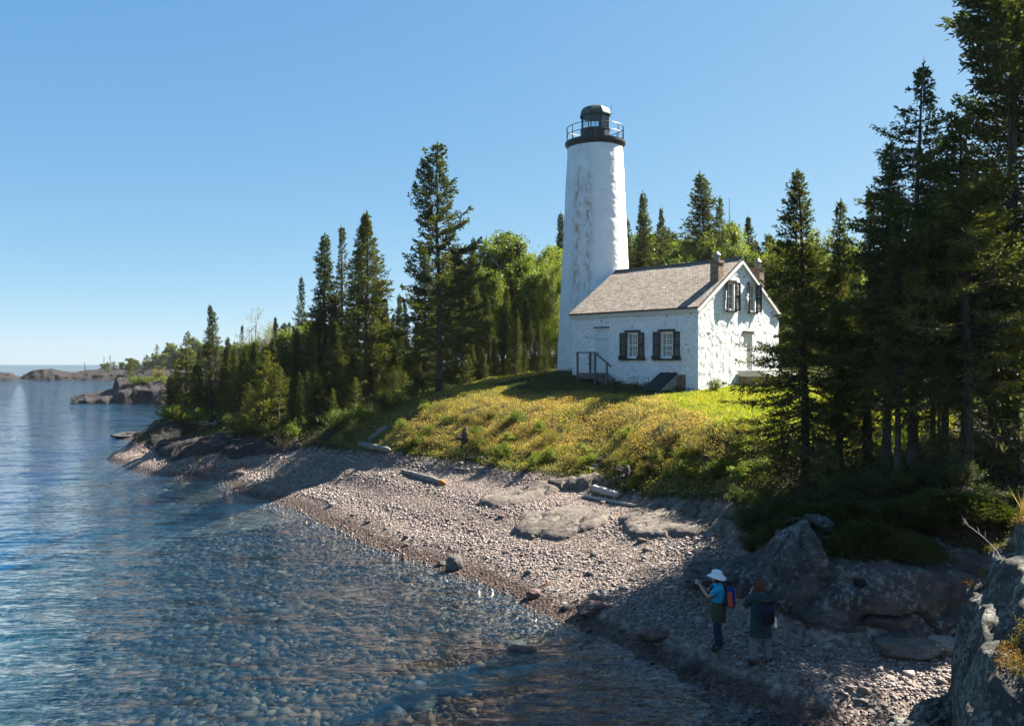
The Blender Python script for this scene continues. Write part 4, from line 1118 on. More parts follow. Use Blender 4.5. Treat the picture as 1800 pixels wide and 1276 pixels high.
for px, py, D, k in [(862, 512, 51, 'narrow'), (885, 500, 53, 'narrow'), (905, 540, 50, 'narrow'), (925, 520, 56, 'dense'), (945, 560, 52, 'narrow'), (962, 520, 57, 'dense'), (815, 520, 54, 'dense2'), (845, 545, 50.5, 'narrow'), (795, 490, 57, 'dense'), (980, 540, 60, 'dense'), (735, 560, 50, 'dense'), (690, 600, 51, 'dense'), (660, 560, 56, 'dense2'), (720, 600, 55, 'dense'), (765, 560, 58, 'dense2'), (830, 600, 49, 'dense'), (870, 590, 49.5, 'dense'), (905, 600, 52, 'dense2'), (940, 600, 53.5, 'dense'), (745, 620, 49, 'dense'), (700, 640, 48, 'fir2'), (655, 620, 51.5, 'dense'), (790, 600, 51, 'dense'), (960, 610, 55, 'dense')]:
    plant(k, px, py, D, INS, 1.15, 'shaded spruces inside the wood')
INL = 'dark spruce in the shaded thicket of the left shore wood'
for px, py, D, k in [(400, 640, 60, 'dense'), (420, 660, 57, 'narrow'), (440, 650, 58, 'dense'), (495, 620, 56, 'dense'), (515, 600, 58, 'dense'), (545, 580, 58, 'dense2'), (590, 560, 53, 'dense'), (615, 540, 54, 'dense'), (350, 660, 61, 'fir2'), (480, 665, 53, 'dense'), (555, 640, 52, 'dense2'), (620, 620, 50, 'dense'), (400, 615, 68, 'far'), (470, 600, 70, 'dense'), (430, 625, 64, 'dense'), (455, 640, 56, 'dense'), (525, 650, 51, 'dense'), (575, 640, 50, 'dense'), (605, 650, 49, 'fir2'), (635, 600, 53, 'dense'), (390, 680, 58, 'fir2'), (490, 690, 51, 'fir2')]:
    plant(k, px, py, D, INL, 1.15, 'shaded spruces of the left thicket')
LFT = 'mid-green fir filling the front of the left shore wood'
for px, py, D, k in [(300, 660, 60, 'fir2'), (345, 640, 58, 'fir2'), (412, 640, 54, 'fir'), (438, 670, 51, 'fir2'), (490, 640, 50, 'fir2'), (515, 665, 48.5, 'dense'), (560, 660, 47.5, 'dense2'), (600, 640, 48, 'dense'), (625, 660, 47, 'fir2'), (655, 600, 49, 'dense2'), (690, 640, 47, 'fir2'), (710, 650, 46.5, 'fir'), (735, 620, 47.5, 'dense'), (820, 620, 47.5, 'fir2'), (850, 610, 48.5, 'dense'), (885, 620, 49.5, 'dense'), (920, 600, 51, 'dense'), (955, 600, 52.5, 'dense2')]:
    plant(k, px, py, D, LFT, 1.25, 'firs at the front of the left wood')
LBI = 'pale green birch among the spruces of the left wood'
for px, py, D, k in [(545, 560, 66, 'leafy2'), (680, 560, 62, 'leafy'), (800, 480, 64, 'leafy'), (835, 470, 63, 'leafy2'), (885, 440, 66, 'leafy'), (960, 425, 68, 'leafy2')]:
    plant(k, px, py, D, LBI, 1.0, 'birches among the left spruces')
# behind the tower and the cottage
plant('dense', 1100, 377, 62, 'spruce close against the right side of the tower', .7)
plant('dense', 1134, 330, 66, 'pointed spruce, left one of the pair behind the roof beside the tower', .8)
plant('dense2', 1160, 360, 63, 'broader spruce, right one of the pair behind the roof beside the tower', .6)
plant('leafy', 1187, 408, 62, 'light green birch between the pair of spruces and the big dark spruce behind the roof', .6)
plant('dense', 1237, 296, 62, 'big dark spruce, highest of those behind the cottage roof', 1.15)
plant('lichen', 1266, 340, 60, 'grey lichened spruce leaning on the big dark one behind the chimney', .7)
plant('snag', 1282, 350, 59, 'thin dead snag beside the grey lichened spruce behind the roof', .7)
plant('leafy2', 1302, 383, 62, 'pale birch behind the gable with a thin crown', .7)
plant('leafy', 1318, 412, 57, 'yellow-green birch right behind the far chimney', .55)
plant('narrow', 1326, 375, 66, 'dark pointed spruce above the far chimney', 1.1)
plant('narrow', 1350, 408, 64, 'small dark spruce right of the far chimney', .9, G3)
plant('narrow', 1362, 412, 62, 'small dark spruce right of the far chimney', .9, G3)
plant('leafy', 1385, 405, 59, 'birch with dull green leaves behind the tree in front of the gable', .6)
plant('leafy', 1500, 405, 56, 'yellow-green birch glowing between the two near pointed spruces', .6)
plant('leafy2', 1455, 430, 58, 'yellow-green birch half hidden by the near spruces', .6)
INB = 'dark spruce packed in the wood behind the cottage'
for px, py, D, k in [(1110, 470, 60, 'dense'), (1145, 430, 70, 'dense'), (1205, 420, 68, 'dense2'), (1180, 470, 60, 'dense'), (1285, 430, 58, 'dense'), (1340, 450, 58, 'dense'), (1375, 440, 60, 'dense'), (1410, 430, 62, 'dense2'), (1440, 460, 60, 'dense'), (1480, 450, 62, 'dense'), (1520, 470, 60, 'dense'), (1560, 450, 62, 'dense2'), (1610, 430, 60, 'dense'), (1660, 420, 60, 'dense2'), (1720, 400, 58, 'dense'), (1780, 380, 58, 'dense2'), (1400, 520, 58, 'dense'), (1250, 420, 70, 'dense2'), (1130, 450, 64, 'dense2'), (1225, 450, 60, 'dense'), (1310, 440, 66, 'dense2'), (1360, 470, 57, 'dense'), (1460, 500, 57, 'dense2'), (1540, 500, 57, 'dense'), (1640, 480, 57, 'dense'), (1700, 470, 55, 'dense2'), (1590, 500, 58, 'dense2'), (1500, 520, 56, 'dense')]:
    plant(k, px, py, D, INB, 1.2, 'packed spruces behind the cottage')
INW = 'light green birch in the wood behind the cottage'
for px, py, D, k in [(1165, 440, 66, 'leafy'), (1215, 440, 58, 'leafy2'), (1290, 410, 64, 'leafy'), (1345, 430, 60, 'leafy'), (1420, 450, 56, 'leafy2'), (1560, 480, 58, 'leafy')]:
    plant(k, px, py, D, INW, .75, 'birches behind the cottage')
# near bank on the right
plant('near', 1402, 282, 22.6, 'pointed spruce with drooping lower boughs standing right in front of the gable', .95, rz=.5, X=(1417-CX)/F*22.6)
plant('near3', 1473, 340, 22.6, 'dark pointed spruce, second from the cottage in the near clump', .8)
plant('spire', 1527, 320, 22, 'very thin dark spire beside the two high near spruces', .9)
plant('near3', 1558, 234, 21.2, 'slim spruce just left of the high near spruce with flat boughs', .95, rz=1.2)
plant('near2', 1605, 97, 20.2, 'high near spruce with flat outstretched boughs and a bare trunk below', .88, rz=.4)
plant('near2', 1699, 178, 19.6, 'near spruce with a broad blunt top between the high one and the frame edge', 1.2, rz=2.8)
plant('near4', 1775, -150, 22.0, 'huge dark spruce cut by the top and edge of the picture', 1.1, rz=1.0)
plant('near2', 1640, 330, 22.5, 'bare-stemmed spruce in the middle of the near clump', .8, G4, rz=4)
plant('near3', 1578, 380, 19.8, 'leaning grey-stemmed spruce in the near clump', .9, G4)
plant('near3', 1660, 300, 21.5, 'bare-stemmed spruce in the middle of the near clump', 1.0, G4)
plant('near2', 1745, 300, 21.5, 'dark spruce behind the huge near one', .9, G4)
plant('near4', 1815, -40, 23.5, 'dark spruce at the very edge of the frame behind the huge one', .9, G4)
plant('lichen', 1520, 520, 22, 'grey lichen-hung spruce with dead boughs between the near spruces', .9)
plant('lichen', 1650, 560, 19.3, 'dull lichen-covered spruce low in the near clump', .9)
plant('fir', 1745, 640, 20.6, 'young bright fir in the gap beside the huge near spruce', 1.1)
plant('fir2', 1790, 600, 20.2, 'dark young fir at the frame edge above the grassy rock', 1.1)
plant('fir2', 1480, 640, 22, 'young fir with sunlit tips under the second near spruce', 1.0)
SHD = 'dark shrub in the shade above the boulders'
for px, py, D, k, w_ in [(1330, 850, 21.0, 'shade', 1.1), (1375, 835, 20.6, 'shade', 1.0), (1430, 835, 20.2, 'shade', 1.1), (1480, 845, 19.8, 'shade', 1.1), (1535, 850, 19.4, 'shade', 1.1), (1590, 850, 19.2, 'shade', 1.1), (1640, 850, 19, 'shade', 1.2), (1690, 855, 18.6, 'shade', 1.2), (1740, 850, 18.2, 'shade', 1.2), (1790, 850, 17.8, 'shade', 1.2), (1320, 905, 20.5, 'shade', 1.0), (1350, 895, 20, 'shade', .9), (1500, 890, 18.9, 'juniper2', 1.1), (1600, 890, 18.6, 'juniper2', 1.1), (1680, 900, 18.0, 'juniper2', 1.1), (1440, 885, 19.2, 'juniper2', 1.1)]:
    plant(k, px, py+(22 if k == 'shade' else 0), D, SHD if k == 'shade' else 'dark low juniper in the shade on top of the boulders', w_*1.2, 'shrubs above the boulders', height=None)
plant('juniper', 1540, 905, 17.9, 'rounded olive juniper spilling over the top of the big boulder', .95, zb=2.25)
def bank(key, px, py, D, label, w_): return plant(key, px, py, hit(px, py+34)[1], label, w_)
# bank shrubs
bank('lush', 890, 768, 33.6, 'bright leafy shrub at the foot of the lawn bank, nearest the beach', .9)
bank('green', 935, 790, 32.4, 'round green bush beside the bright leafy shrub on the bank', 1.0)
bank('lush', 1112, 826, 24.6, 'yellow-green sapling beside the white driftwood logs', .55)
bank('green', 1240, 790, 24.2, 'pale green leafy shrub low on the bank right of the stump', .9)
bank('orange', 840, 752, 35.6, 'rusty orange bush by the dark stump', 1.0)
bank('orange', 1150, 775, 27.0, 'rusty bush on the bank above the white driftwood', 1.2)
bank('orange', 1215, 770, 26.0, 'rusty bush on the bank nearer the big spruce', 1.2)
bank('orange', 1290, 785, 24.4, 'yellowing bush beside the boughs of the spruce in front of the gable', 1.2)
bank('green', 1340, 800, 23.2, 'sunlit leafy bush under the boughs at the edge of the shade', 1.0)
plant('green', 1255, 660, 37.6, 'pale flowering bush against the corner of the gable', .9)
plant('green', 332, 738, 57.5, 'round light green bush under the cone-topped spruce on the point', 1.5)
plant('orange', 368, 728, 57, 'orange bush beside the bleached roots on the point', 1.2)
plant('brush', 497, 752, 45.6, 'leafless pale brush at the edge of the beach, left of two', 1.15)
plant('brush', 556, 752, 44, 'leafless pale brush at the edge of the beach, right of two', .95)
plant('green', 612, 748, 43, 'small leafy bush in the sun at the end of the lawn', .8)
plant('dark', 440, 725, 52, 'dark undergrowth bush under the young yellow-green fir', 1.1, 'dark bushes at the wood edge')
for px, py, D in [(505, 720, 49), (530, 725, 48), (575, 722, 47), (610, 718, 47), (640, 705, 48), (400, 735, 56), (690, 690, 48), (730, 668, 49), (810, 655, 49), (870, 645, 51), (930, 640, 54), (960, 640, 55)]:
    plant('dark', px, py, D, 'dark undergrowth bush at the shaded edge of the wood', 1.1, 'dark bushes at the wood edge')

# low bushes that break up the lawn bank and its lower edge
HB_ = 'low rusty or green bush of the heath on the lawn bank'
for i in range(84):
    px = rngp.uniform(700, 1330); t_ = rngp.random()**1.5
    py = np.interp(px, [700, 850, 1000, 1150, 1330], [788, 805, 822, 850, 850])-t_*75-2
    p = hit(px, py); plant(rngp.choice(['orange', 'orange', 'green', 'lush']), px, 0, p[1], HB_, rngp.uniform(.9, 1.4), 'low bushes on the bank', height=rngp.uniform(.3, .8))
LB = 'small leafy bush among the firs along the left shore'
for px, py in [(300, 745), (318, 752), (345, 752), (410, 765), (432, 770), (470, 775), (520, 775), (590, 772), (640, 752), (665, 735), (690, 725), (725, 705), (745, 700)]:
    p = hit(px, py); plant(rngp.choice(['green', 'lush', 'dark']), px, 0, p[1]+.6, LB, 1.3, 'leafy bushes of the left shore', height=rngp.uniform(.9, 1.5))

LW = 'light green birch in the leafy wall between the lone spruce and the tower'
for px in range(800, 990, 20): plant(rngp.choice(['leafy', 'leafy2']), px+rngp.uniform(-6, 6), rngp.uniform(440, 490), rngp.uniform(63, 75), LW, 1.25, 'birches of the leafy wall')
RW = ['dark spruce in the tall wood rising behind the cottage roof', 'green birch in the tall wood rising behind the cottage roof']
for px in range(1104, 1400, 14):
    k = rngp.choice(['dense', 'dense2', 'leafy', 'leafy2', 'dense2']); q = 1 if 'leaf' in k else 0
    plant(k, px+rngp.uniform(-5, 5), rngp.uniform(392, 442), rngp.uniform(66, 78), RW[q], 1.35, ['spruces of the tall wood', 'birches of the tall wood'][q])
for px in range(1400, 1680, 20):
    k = rngp.choice(['dense', 'leafy', 'leafy2', 'dense2']); q = 1 if 'leaf' in k else 0
    plant(k, px+rngp.uniform(-5, 5), rngp.uniform(420, 480), rngp.uniform(64, 72), RW[q], 1.3, ['spruces of the tall wood', 'birches of the tall wood'][q])
for px in range(395, 770, 17):
    plant(rngp.choice(['dense', 'dense2', 'fir2', 'leafy2'] if px > 520 else ['dense', 'narrow', 'dense']), px, rngp.uniform(560, 610) if px > 480 else rngp.uniform(590, 630), rngp.uniform(58, 66), 'tree in the dim depth of the left shore wood', 1.3, 'trees deep in the left wood')

for px, py, D in [(345, 612, 60), (352, 640, 58), (398, 588, 61), (414, 606, 58), (425, 622, 55), (448, 596, 57), (482, 588, 57), (500, 600, 54), (522, 572, 56), (547, 560, 55), (560, 530, 58), (590, 510, 57), (660, 480, 58), (676, 520, 56), (312, 640, 61), (300, 668, 60)]:
    plant('narrow' if px % 2 else 'dense', px, py, D, 'pointed spruce among those stepping down to the point', .95, 'spruces stepping down to the point')
for px, py, k in [(1312, 925, 'dark'), (1335, 935, 'shade'), (1360, 915, 'shade'), (1325, 890, 'green'), (1300, 895, 'dark'), (1350, 885, 'shade')]:
    p = hit(px, py); plant(k, px, 0, p[1], 'leafy dark bush where the beach meets the shaded trees', 1.1, 'bushes at the edge of the shade', height=rngp.uniform(.5, .85))
# ---------- loose stuff that nobody could count ----------
def sample_region(rng, n, poly, x0, x1, y0, y1, soft=10, dens=None):
    X = rng.uniform(x0, x1, n); Y = rng.uniform(y0, y1, n); Z = ground(X, Y)
    P = np.stack([X, Y, Z], 1); k = region(P, poly, soft) if poly is not None else np.ones(n, bool)
    if dens is not None: k &= rng.random(n) < dens(X, Y, Z)
    return P[k]
def footprint(P, x0, x1, y0, y1):
    """True inside a house-frame rectangle or the tower (no plants indoors)"""
    q = P-np.array([HX, HY, 0]); lx = q[:, 0]*E1.x+q[:, 1]*E1.y; ly = q[:, 0]*E2.x+q[:, 1]*E2.y
    return ((lx > x0) & (lx < x1) & (ly > y0) & (ly < y1)) | (np.hypot(P[:, 0]-TX_, P[:, 1]-TY_) < 2.4)

def pebble_mesh(name, P, size, col, rng, flat=.62, smooth=False):
    n = len(P)
    cube = np.array([[-1,-1,-1],[1,-1,-1],[1,1,-1],[-1,1,-1],[-1,-1,1],[1,-1,1],[1,1,1],[-1,1,1]], float)/1.5
    fq = np.array([[0,3,2,1],[4,5,6,7],[0,1,5,4],[1,2,6,5],[2,3,7,6],[3,0,4,7]])
    V = cube[None]+rng.normal(size=(n, 8, 3))*.17
    V = V/np.linalg.norm(V, axis=2, keepdims=True)*rng.uniform(.85, 1.12, (n, 8, 1))
    V *= (size[:, None]*np.stack([rng.uniform(.75, 1.35, n), rng.uniform(.6, 1.0, n), rng.uniform(.4, .8, n)*flat/.62], 1))[:, None]
    th = rng.uniform(0, 6.283, n); ti = rng.normal(size=n)*.35
    c, s = np.cos(ti)[:, None], np.sin(ti)[:, None]
    y = V[:, :, 1]*c-V[:, :, 2]*s; z = V[:, :, 1]*s+V[:, :, 2]*c
    c, s = np.cos(th)[:, None], np.sin(th)[:, None]
    x = V[:, :, 0]*c-y*s; y = V[:, :, 0]*s+y*c
    V = np.stack([x, y, z], 2)+P[:, None]; V[:, :, 2] += (size*.22)[:, None]
    Fc = (np.arange(n)[:, None, None]*8+fq[None]).reshape(-1, 4)
    return mesh_np(name, V.reshape(-1, 3), Fc, np.repeat(col, 8, 0), smooth=smooth)
m, nt = new_mat('beach_stone'); t = NT(nt); c = t.attr(); p = t.pos(); zz = t.n('ShaderNodeSeparateXYZ', ins={'Vector': p}).outputs[2]
wet = t.ramp(t.math('ADD', zz, t.math('MULTIPLY', t.noise(p, 1.7, 3), .16)), [(0, (.75,.72,.69)), (.05, (.40,.345,.32)), (.22, (.40,.345,.32)), (.36, (1,1,1))])
cc_ = t.mix(1, t.mix(1, c, t.ramp(t.noise(p, 30, 4, .7), [(.3, .75), (.7, 1.15)]), 'MULTIPLY'), wet, 'MULTIPLY')
t.out(t.principled(cc_, t.ramp(wet, [(.4, .30), (1, .8)]), t.bump(t.noise(p, 60, 4), .4, .01), .4)); M_STONE = m

def stone_cols(rng, n):
    base = np.array([[.27,.24,.225],[.34,.31,.29],[.22,.195,.185],[.30,.235,.215],[.42,.39,.37],[.15,.135,.13],[.35,.29,.25],[.55,.53,.50]])
    k = rng.choice(8, n, p=[.25,.22,.16,.12,.09,.08,.06,.02]); return base[k]*np.array([.68, .63, .61])*rng.uniform(.75, 1.2, (n, 1))
rng = np.random.default_rng(77)
def dens_beach(X, Y, Z):
    d = np.where((Z > -.25) & (Z < 2.6), 1.0, 0.)
    return d*np.where(Y < 36, 1, .6)
P = sample_region(rng, 700000, BEACH, -30, 13, 13, 60, 8, dens_beach)
led = np.zeros(len(P), bool)
for l in LEDGE: led |= region(P, l, 10)
P = P[~(led & (rng.random(len(P)) < .55))]
fine = .6*n2(P[:, 0], P[:, 1], .45, 3, 71)+.35*np.sin(P[:, 2]*9.+1.5*n2(P[:, 0], P[:, 1], .3, 2, 72))
sz = np.exp(rng.normal(0, .42, len(P)))*np.interp(fine, [-.35, 0, .3], [.034, .023, .015])*np.where(P[:, 1] > 36, 1.3, 1.0)
sz = np.clip(sz, .012, .13)
link('beach_pebbles', pebble_mesh('beach_pebbles', P, sz, stone_cols(rng, len(P)), rng), M_STONE)
tag(bpy.data.objects['beach_pebbles'], kind='stuff')
# cobbles lying on the lake floor
X = rng.uniform(-14, 8, 95000); Y = rng.uniform(8, 34, 95000); Z = ground(X, Y)
k = (Z < -.03) & (Z > -1.7) & (np.abs(X) < Y*.66); P = np.stack([X, Y, Z], 1)[k]
sz = np.clip(np.exp(rng.normal(0, .55, len(P)))*(.024+.058*np.clip(-P[:, 2], 0, 1.6)), .018, .25)
cl = stone_cols(rng, len(P))*rng.uniform(.45, .9, (len(P), 1))**1.8*np.array([.58, .42, .30])
m, nt = new_mat('submerged_stone'); t = NT(nt); p = t.pos()
t.out(t.principled(t.mix(1, t.attr(), t.ramp(t.noise(p, 14, 4, .7), [(.3, .6), (.7, 1.2)]), 'MULTIPLY'), .9, t.bump(t.noise(p, 40, 4), .4, .01), 0.0)); M_SUB = m
tag(link('lake_floor_cobbles', pebble_mesh('lake_floor_cobbles', P, sz, cl, rng, .5, True), M_SUB), kind='stuff')

def leaf_cards(name, P, h, size, col, rng, per=3, spread=.07, upright=.3, mat=None, w=.55):
    K = Cards(); n = len(P)
    for i in range(per):
        q = P+np.concatenate([rng.normal(size=(n, 2))*spread, (h*rng.uniform(.15, 1.0, n))[:, None]], 1)
        D = rng.normal(size=(n, 3)); D[:, 2] = np.abs(D[:, 2])*.6+upright; D /= np.linalg.norm(D, axis=1, keepdims=True)
        s = size*rng.uniform(.6, 1.3, n)
        K.add(q, q+D*s[:, None], s*w*.5, col*rng.uniform(.75, 1.3, (n, 1)))
    o = link(name, K.mesh(name, rng, 1, .5), mat or M_GRASS); return tag(o, kind='stuff')
def stems(name, P, h, col, rng, w=.006, lean=.3, mat=None):
    K = Cards(); n = len(P); D = rng.normal(size=(n, 3))*lean; D[:, 2] = 1
    K.add(P, P+D*h[:, None], w, col); o = link(name, K.mesh(name, rng, 1, .35), mat or M_GRASS); return tag(o, kind='stuff')
# low heath of the lawn bank: rusty, yellow and olive leaves
P = sample_region(rng, 330000, ORANGE, -14, 17, 20, 50, 16)
P = P[~footprint(P, -9.5, .6, -.8, 8)]
v = n2(P[:, 0], P[:, 1], .6, 3, 81); v2 = n2(P[:, 0], P[:, 1], 2.3, 2, 82)
mnd = .14+.28*np.clip(n2(P[:, 0], P[:, 1], .9, 3, 83)+.20, 0, 1.5)
steep = np.clip((2.9-P[:, 2])/1.0, 0, 1); mnd = mnd*(1+.9*steep)
cA = np.array([.43, .31, .115]); cB = np.array([.37, .31, .105]); cC = np.array([.30, .17, .07]); cG = np.array([.20, .22, .04]); cD = np.array([.10, .075, .03])
w1 = np.clip(.45+1.5*v+rng.normal(size=len(P))*.35, 0, 1)[:, None]; col = cA*w1+cB*(1-w1)
r_ = rng.random(len(P)); col[r_ < .10] = cC; col[(r_ > .10) & (r_ < .24)] = cD
gsel = (rng.random(len(P)) < np.clip(.16-.9*v2+.35*steep-.4*v, .04, .9)); col[gsel] = cG
gapn = n2(P[:, 0], P[:, 1], 1.7, 3, 85); keep = gapn > -.24; P, mnd, col = P[keep], mnd[keep], col[keep]
mnd = mnd*(1+1.3*np.clip(gapn[keep], 0, 1))
leaf_cards('heath_ground_cover', P, mnd, .046, col, rng, 4, .09)
tall = (rng.random(len(P)) < .03); stems('meadow_stalks', P[tall], rng.uniform(.25, .55, tall.sum()), np.array([.22, .17, .06])*rng.uniform(.6, 1.3, (tall.sum(), 1)), rng, .008, .2)
# greener herbs over the rest of the lawn
P = sample_region(rng, 300000, LAWN, -20, 20, 20, 56, 16)
P = P[~region(P, ORANGE, 16) & ~region(P, BRIGHT, 14)]; P = P[~footprint(P, -8, .05, 0, 7.4)]
v = n2(P[:, 0], P[:, 1], .8, 3, 91); w1 = np.clip(.5+v+rng.normal(size=len(P))*.3, 0, 1)[:, None]
col = np.array([.15, .17, .03])*w1+np.array([.38, .31, .075])*(1-w1)
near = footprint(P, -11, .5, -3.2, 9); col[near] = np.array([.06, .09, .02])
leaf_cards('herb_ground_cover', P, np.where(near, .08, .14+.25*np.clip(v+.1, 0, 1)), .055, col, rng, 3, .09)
# sunlit mown grass by the gable and under the near trees
P = sample_region(rng, 420000, BRIGHT, 3, 26, 22, 46, 12); P = P[~footprint(P, -9, .05, -.3, 7.4)]
v = n2(P[:, 0], P[:, 1], .9, 3, 95)[:, None]
col = np.clip(np.array([.24, .27, .03])+v*np.array([.10, .04, .01])+rng.normal(size=(len(P), 1))*.03, .02, 1)
leaf_cards('grass', P, np.full(len(P), .04)+.06*np.clip(v[:, 0]+.2, 0, 1), .13, col, rng, 1, .03, .9, None, .16)
# shady forest floor
P = sample_region(rng, 220000, None, -34, 30, 16, 70, 0, lambda X, Y, Z: (Z > 1.3)*(np.abs(X) < Y*.66))
P = P[~region(P, LAWN, 12) & ~region(P, BEACH, 8)]; P = P[~footprint(P, -8, .05, 0, 7.4)]
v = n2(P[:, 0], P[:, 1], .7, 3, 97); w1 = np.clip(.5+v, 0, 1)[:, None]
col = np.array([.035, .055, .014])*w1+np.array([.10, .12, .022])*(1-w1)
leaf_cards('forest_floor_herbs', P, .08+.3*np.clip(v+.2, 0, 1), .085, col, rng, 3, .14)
# sprouts along the top of the beach
TOPB = [(600,770),(700,795),(800,805),(900,825),(1000,840),(1100,872),(1300,880),(1300,912),(1100,890),(1000,862),(900,845),(800,822),(700,806),(600,800)]
P = sample_region(rng, 26000, TOPB, -14, 8, 18, 46, 18, lambda X, Y, Z: np.clip(n2(X, Y, 1.3, 2, 99)*2-.2, 0, 1))
col = np.tile(np.array([.14, .19, .03]), (len(P), 1))
leaf_cards('beach_sprouts', P, np.full(len(P), .16), .06, col, rng, 3, .05)
# ---------- rocks ----------
def rock_mat(name, cols, lich=(.30, .32, .28), lam=.5, sc=1.0, wet=True):
    m, nt = new_mat(name); t = NT(nt); v = t.pos()
    c = t.ramp(t.noise(v, 2.4*sc, 8, .68, .4), [(.3, cols[0]), (.5, cols[1]), (.7, cols[2])])
    l = t.noise(v, 9*sc, 6, .75); l2 = t.noise(v, 1.1*sc, 3)
    lm = t.ramp(t.math('ADD', l, t.math('MULTIPLY', l2, .5)), [(.86-.2*lam, 0), (.92-.2*lam, 1)])
    c = t.mix(t.math('MULTIPLY', lm, .75), c, lich)
    sp = t.ramp(t.noise(v, 40*sc, 4, .8), [(.35, .45), (.65, .98)]); c = t.mix(1, c, sp, 'MULTIPLY')
    zz = t.n('ShaderNodeSeparateXYZ', ins={'Vector': v}).outputs[2]
    w_ = t.ramp(t.math('ADD', zz, t.math('MULTIPLY', t.noise(v, 2, 3), .14)), [(.08, .4), (.25, 1)])
    c = t.mix(1, c, w_, 'MULTIPLY')
    h = t.math('ADD', t.noise(v, 4*sc, 9, .7), t.math('MULTIPLY', t.noise(t.mapv(v, (1, 1, 3)), 2*sc, 5, .6), .8))
    t.out(t.principled(c, t.ramp(w_, [(.4, .35), (1, .88)]), t.bump(h, 1.0, .09/sc), .3)); return m
M_ROCKD = rock_mat('dark_lichened_basalt', [(.035,.035,.037), (.078,.076,.076), (.15,.145,.138)], (.30,.31,.28), .25)
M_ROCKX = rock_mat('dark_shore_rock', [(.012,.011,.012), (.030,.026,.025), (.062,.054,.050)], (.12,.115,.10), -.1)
M_ROCKR = rock_mat('red_brown_rock', [(.09,.05,.042), (.17,.10,.085), (.24,.17,.15)], (.3,.27,.24), .2)
M_ROCKG = rock_mat('grey_beach_rock', [(.09,.08,.072), (.15,.135,.12), (.21,.195,.18)], (.28,.26,.24), .2)
M_ROCKP = rock_mat('pale_rock', [(.20,.185,.17), (.28,.26,.24), (.36,.34,.32)], (.4,.38,.36), .2)
M_ROCKT = rock_mat('tan_bedrock', [(.07,.055,.045), (.15,.125,.105), (.23,.20,.17)], (.26,.23,.20), .2)
M_ROCKM = rock_mat('mossy_outcrop', [(.022,.023,.024), (.05,.05,.047), (.12,.115,.10)], (.26,.27,.22), .5, 1.6)

def rock(name, loc, size, mat, label, rz=0, seed=1, sub=4, facets=7, rough=.22, cat='rock', tilt=(0, 0), layer=0, group=None, cut=.72):
    rng = np.random.default_rng(seed)
    bm = bmesh.new(); bmesh.ops.create_icosphere(bm, subdivisions=sub, radius=1.0); me = bpy.data.meshes.new(name); bm.to_mesh(me); bm.free()
    n = len(me.vertices); V = np.empty(n*3, np.float32); me.vertices.foreach_get('co', V); V = V.reshape(-1, 3).astype(float)
    N = V.copy()
    for i in range(facets):      # split faces: flatten against random planes
        d = rng.normal(size=3); d /= np.linalg.norm(d); k = rng.uniform(cut-.12, cut+.16)
        s = V@d; V -= np.outer(np.maximum(s-k, 0)*.9, d)
    V += N*(rough*fbm(V*1.6+seed*3.1, 4, seed))[:, None]
    V += N*(rough*.34*fbm(V*6+seed*3.1, 4, seed+5, .6))[:, None]
    cr = np.abs(fbm(V*np.array([1.1, 1.1, 1.6])+seed*1.7, 3, seed+11)); V -= N*(.16*rough/.2*np.clip(1-cr/.05, 0, 1))[:, None]     # joints and cracks
    if layer:                    # bedding: ledges stepping along the height
        q = V[:, 2]*layer+.5*fbm(V*1.2, 2, seed+2); st = q-np.floor(q)
        V[:, :2] *= (1+.09*(np.clip(st*3, 0, 1)-.7))[:, None]
    V *= np.array(size)
    me.vertices.foreach_set('co', V.astype(np.float32).ravel())
    me.polygons.foreach_set('use_smooth', np.full(len(me.polygons), sub < 4)); me.update()
    o = link(name, me, mat, None, loc); o.rotation_euler = (tilt[0], tilt[1], rz); tag(o, label, cat, group); return o
def rk(px, py, D, size, mat, label, dz=0, **k):
    if D < 40: D = hit(px, py)[1]
    X = (px-CX)/F*D; z = ground(X, D); return rock(k.pop('name', 'rock'), (X, D, z+dz), size, mat, label, **k)
# boulders on the right
rock('boulder', (8.35, 18.1, 1.2), (2.45, 1.6, 1.6), M_ROCKD, 'biggest dark boulder, overhanging the beach behind the two hikers', rz=-.15, seed=3, sub=6, rough=.2, layer=1.1)
rock('boulder', (10.3, 18.3, 1.5), (1.7, 1.3, 1.4), M_ROCKD, 'dark rock wall joining the biggest boulder to the grassy outcrop', rz=.3, seed=9, sub=5, rough=.22, layer=1.2)
rock('boulder', (6.3, 18.2, 1.65), (.85, .85, 1.25), M_ROCKD, 'tall grey slab of rock with a pointed top, leaning left beside the biggest boulder', rz=.4, seed=14, sub=5, tilt=(.15, .42), rough=.17)
rock('boulder', (7.05, 18.7, 2.25), (1.1, .8, .62), M_ROCKD, 'flat grey block lying on top of the biggest boulder, under the olive juniper', rz=.1, seed=15, sub=5, tilt=(.1, .18), rough=.16)
rock('boulder', (5.9, 19.4, 1.25), (1.3, .9, .62), M_ROCKD, 'low rounded rock at the head of the beach, under the leaning slab', rz=-.3, seed=19, sub=5, tilt=(.05, -.15), rough=.18)
rk(1300, 1010, 19.2, (1.5, 1.0, .35), M_ROCKD, 'flat shaded shelf of rock between the hikers and the sunny beach', dz=-.05, seed=27, sub=5, rough=.15, name='rock_shelf')
rk(1590, 1135, 16.4, (.9, .6, .25), M_ROCKG, 'flat rock in front of the foot of the biggest boulder', seed=28, rough=.15)
rk(1660, 1135, 16.2, (.55, .5, .22), M_ROCKP, 'pale flat rock half in the sun beside the outcrop', seed=29, rough=.15)
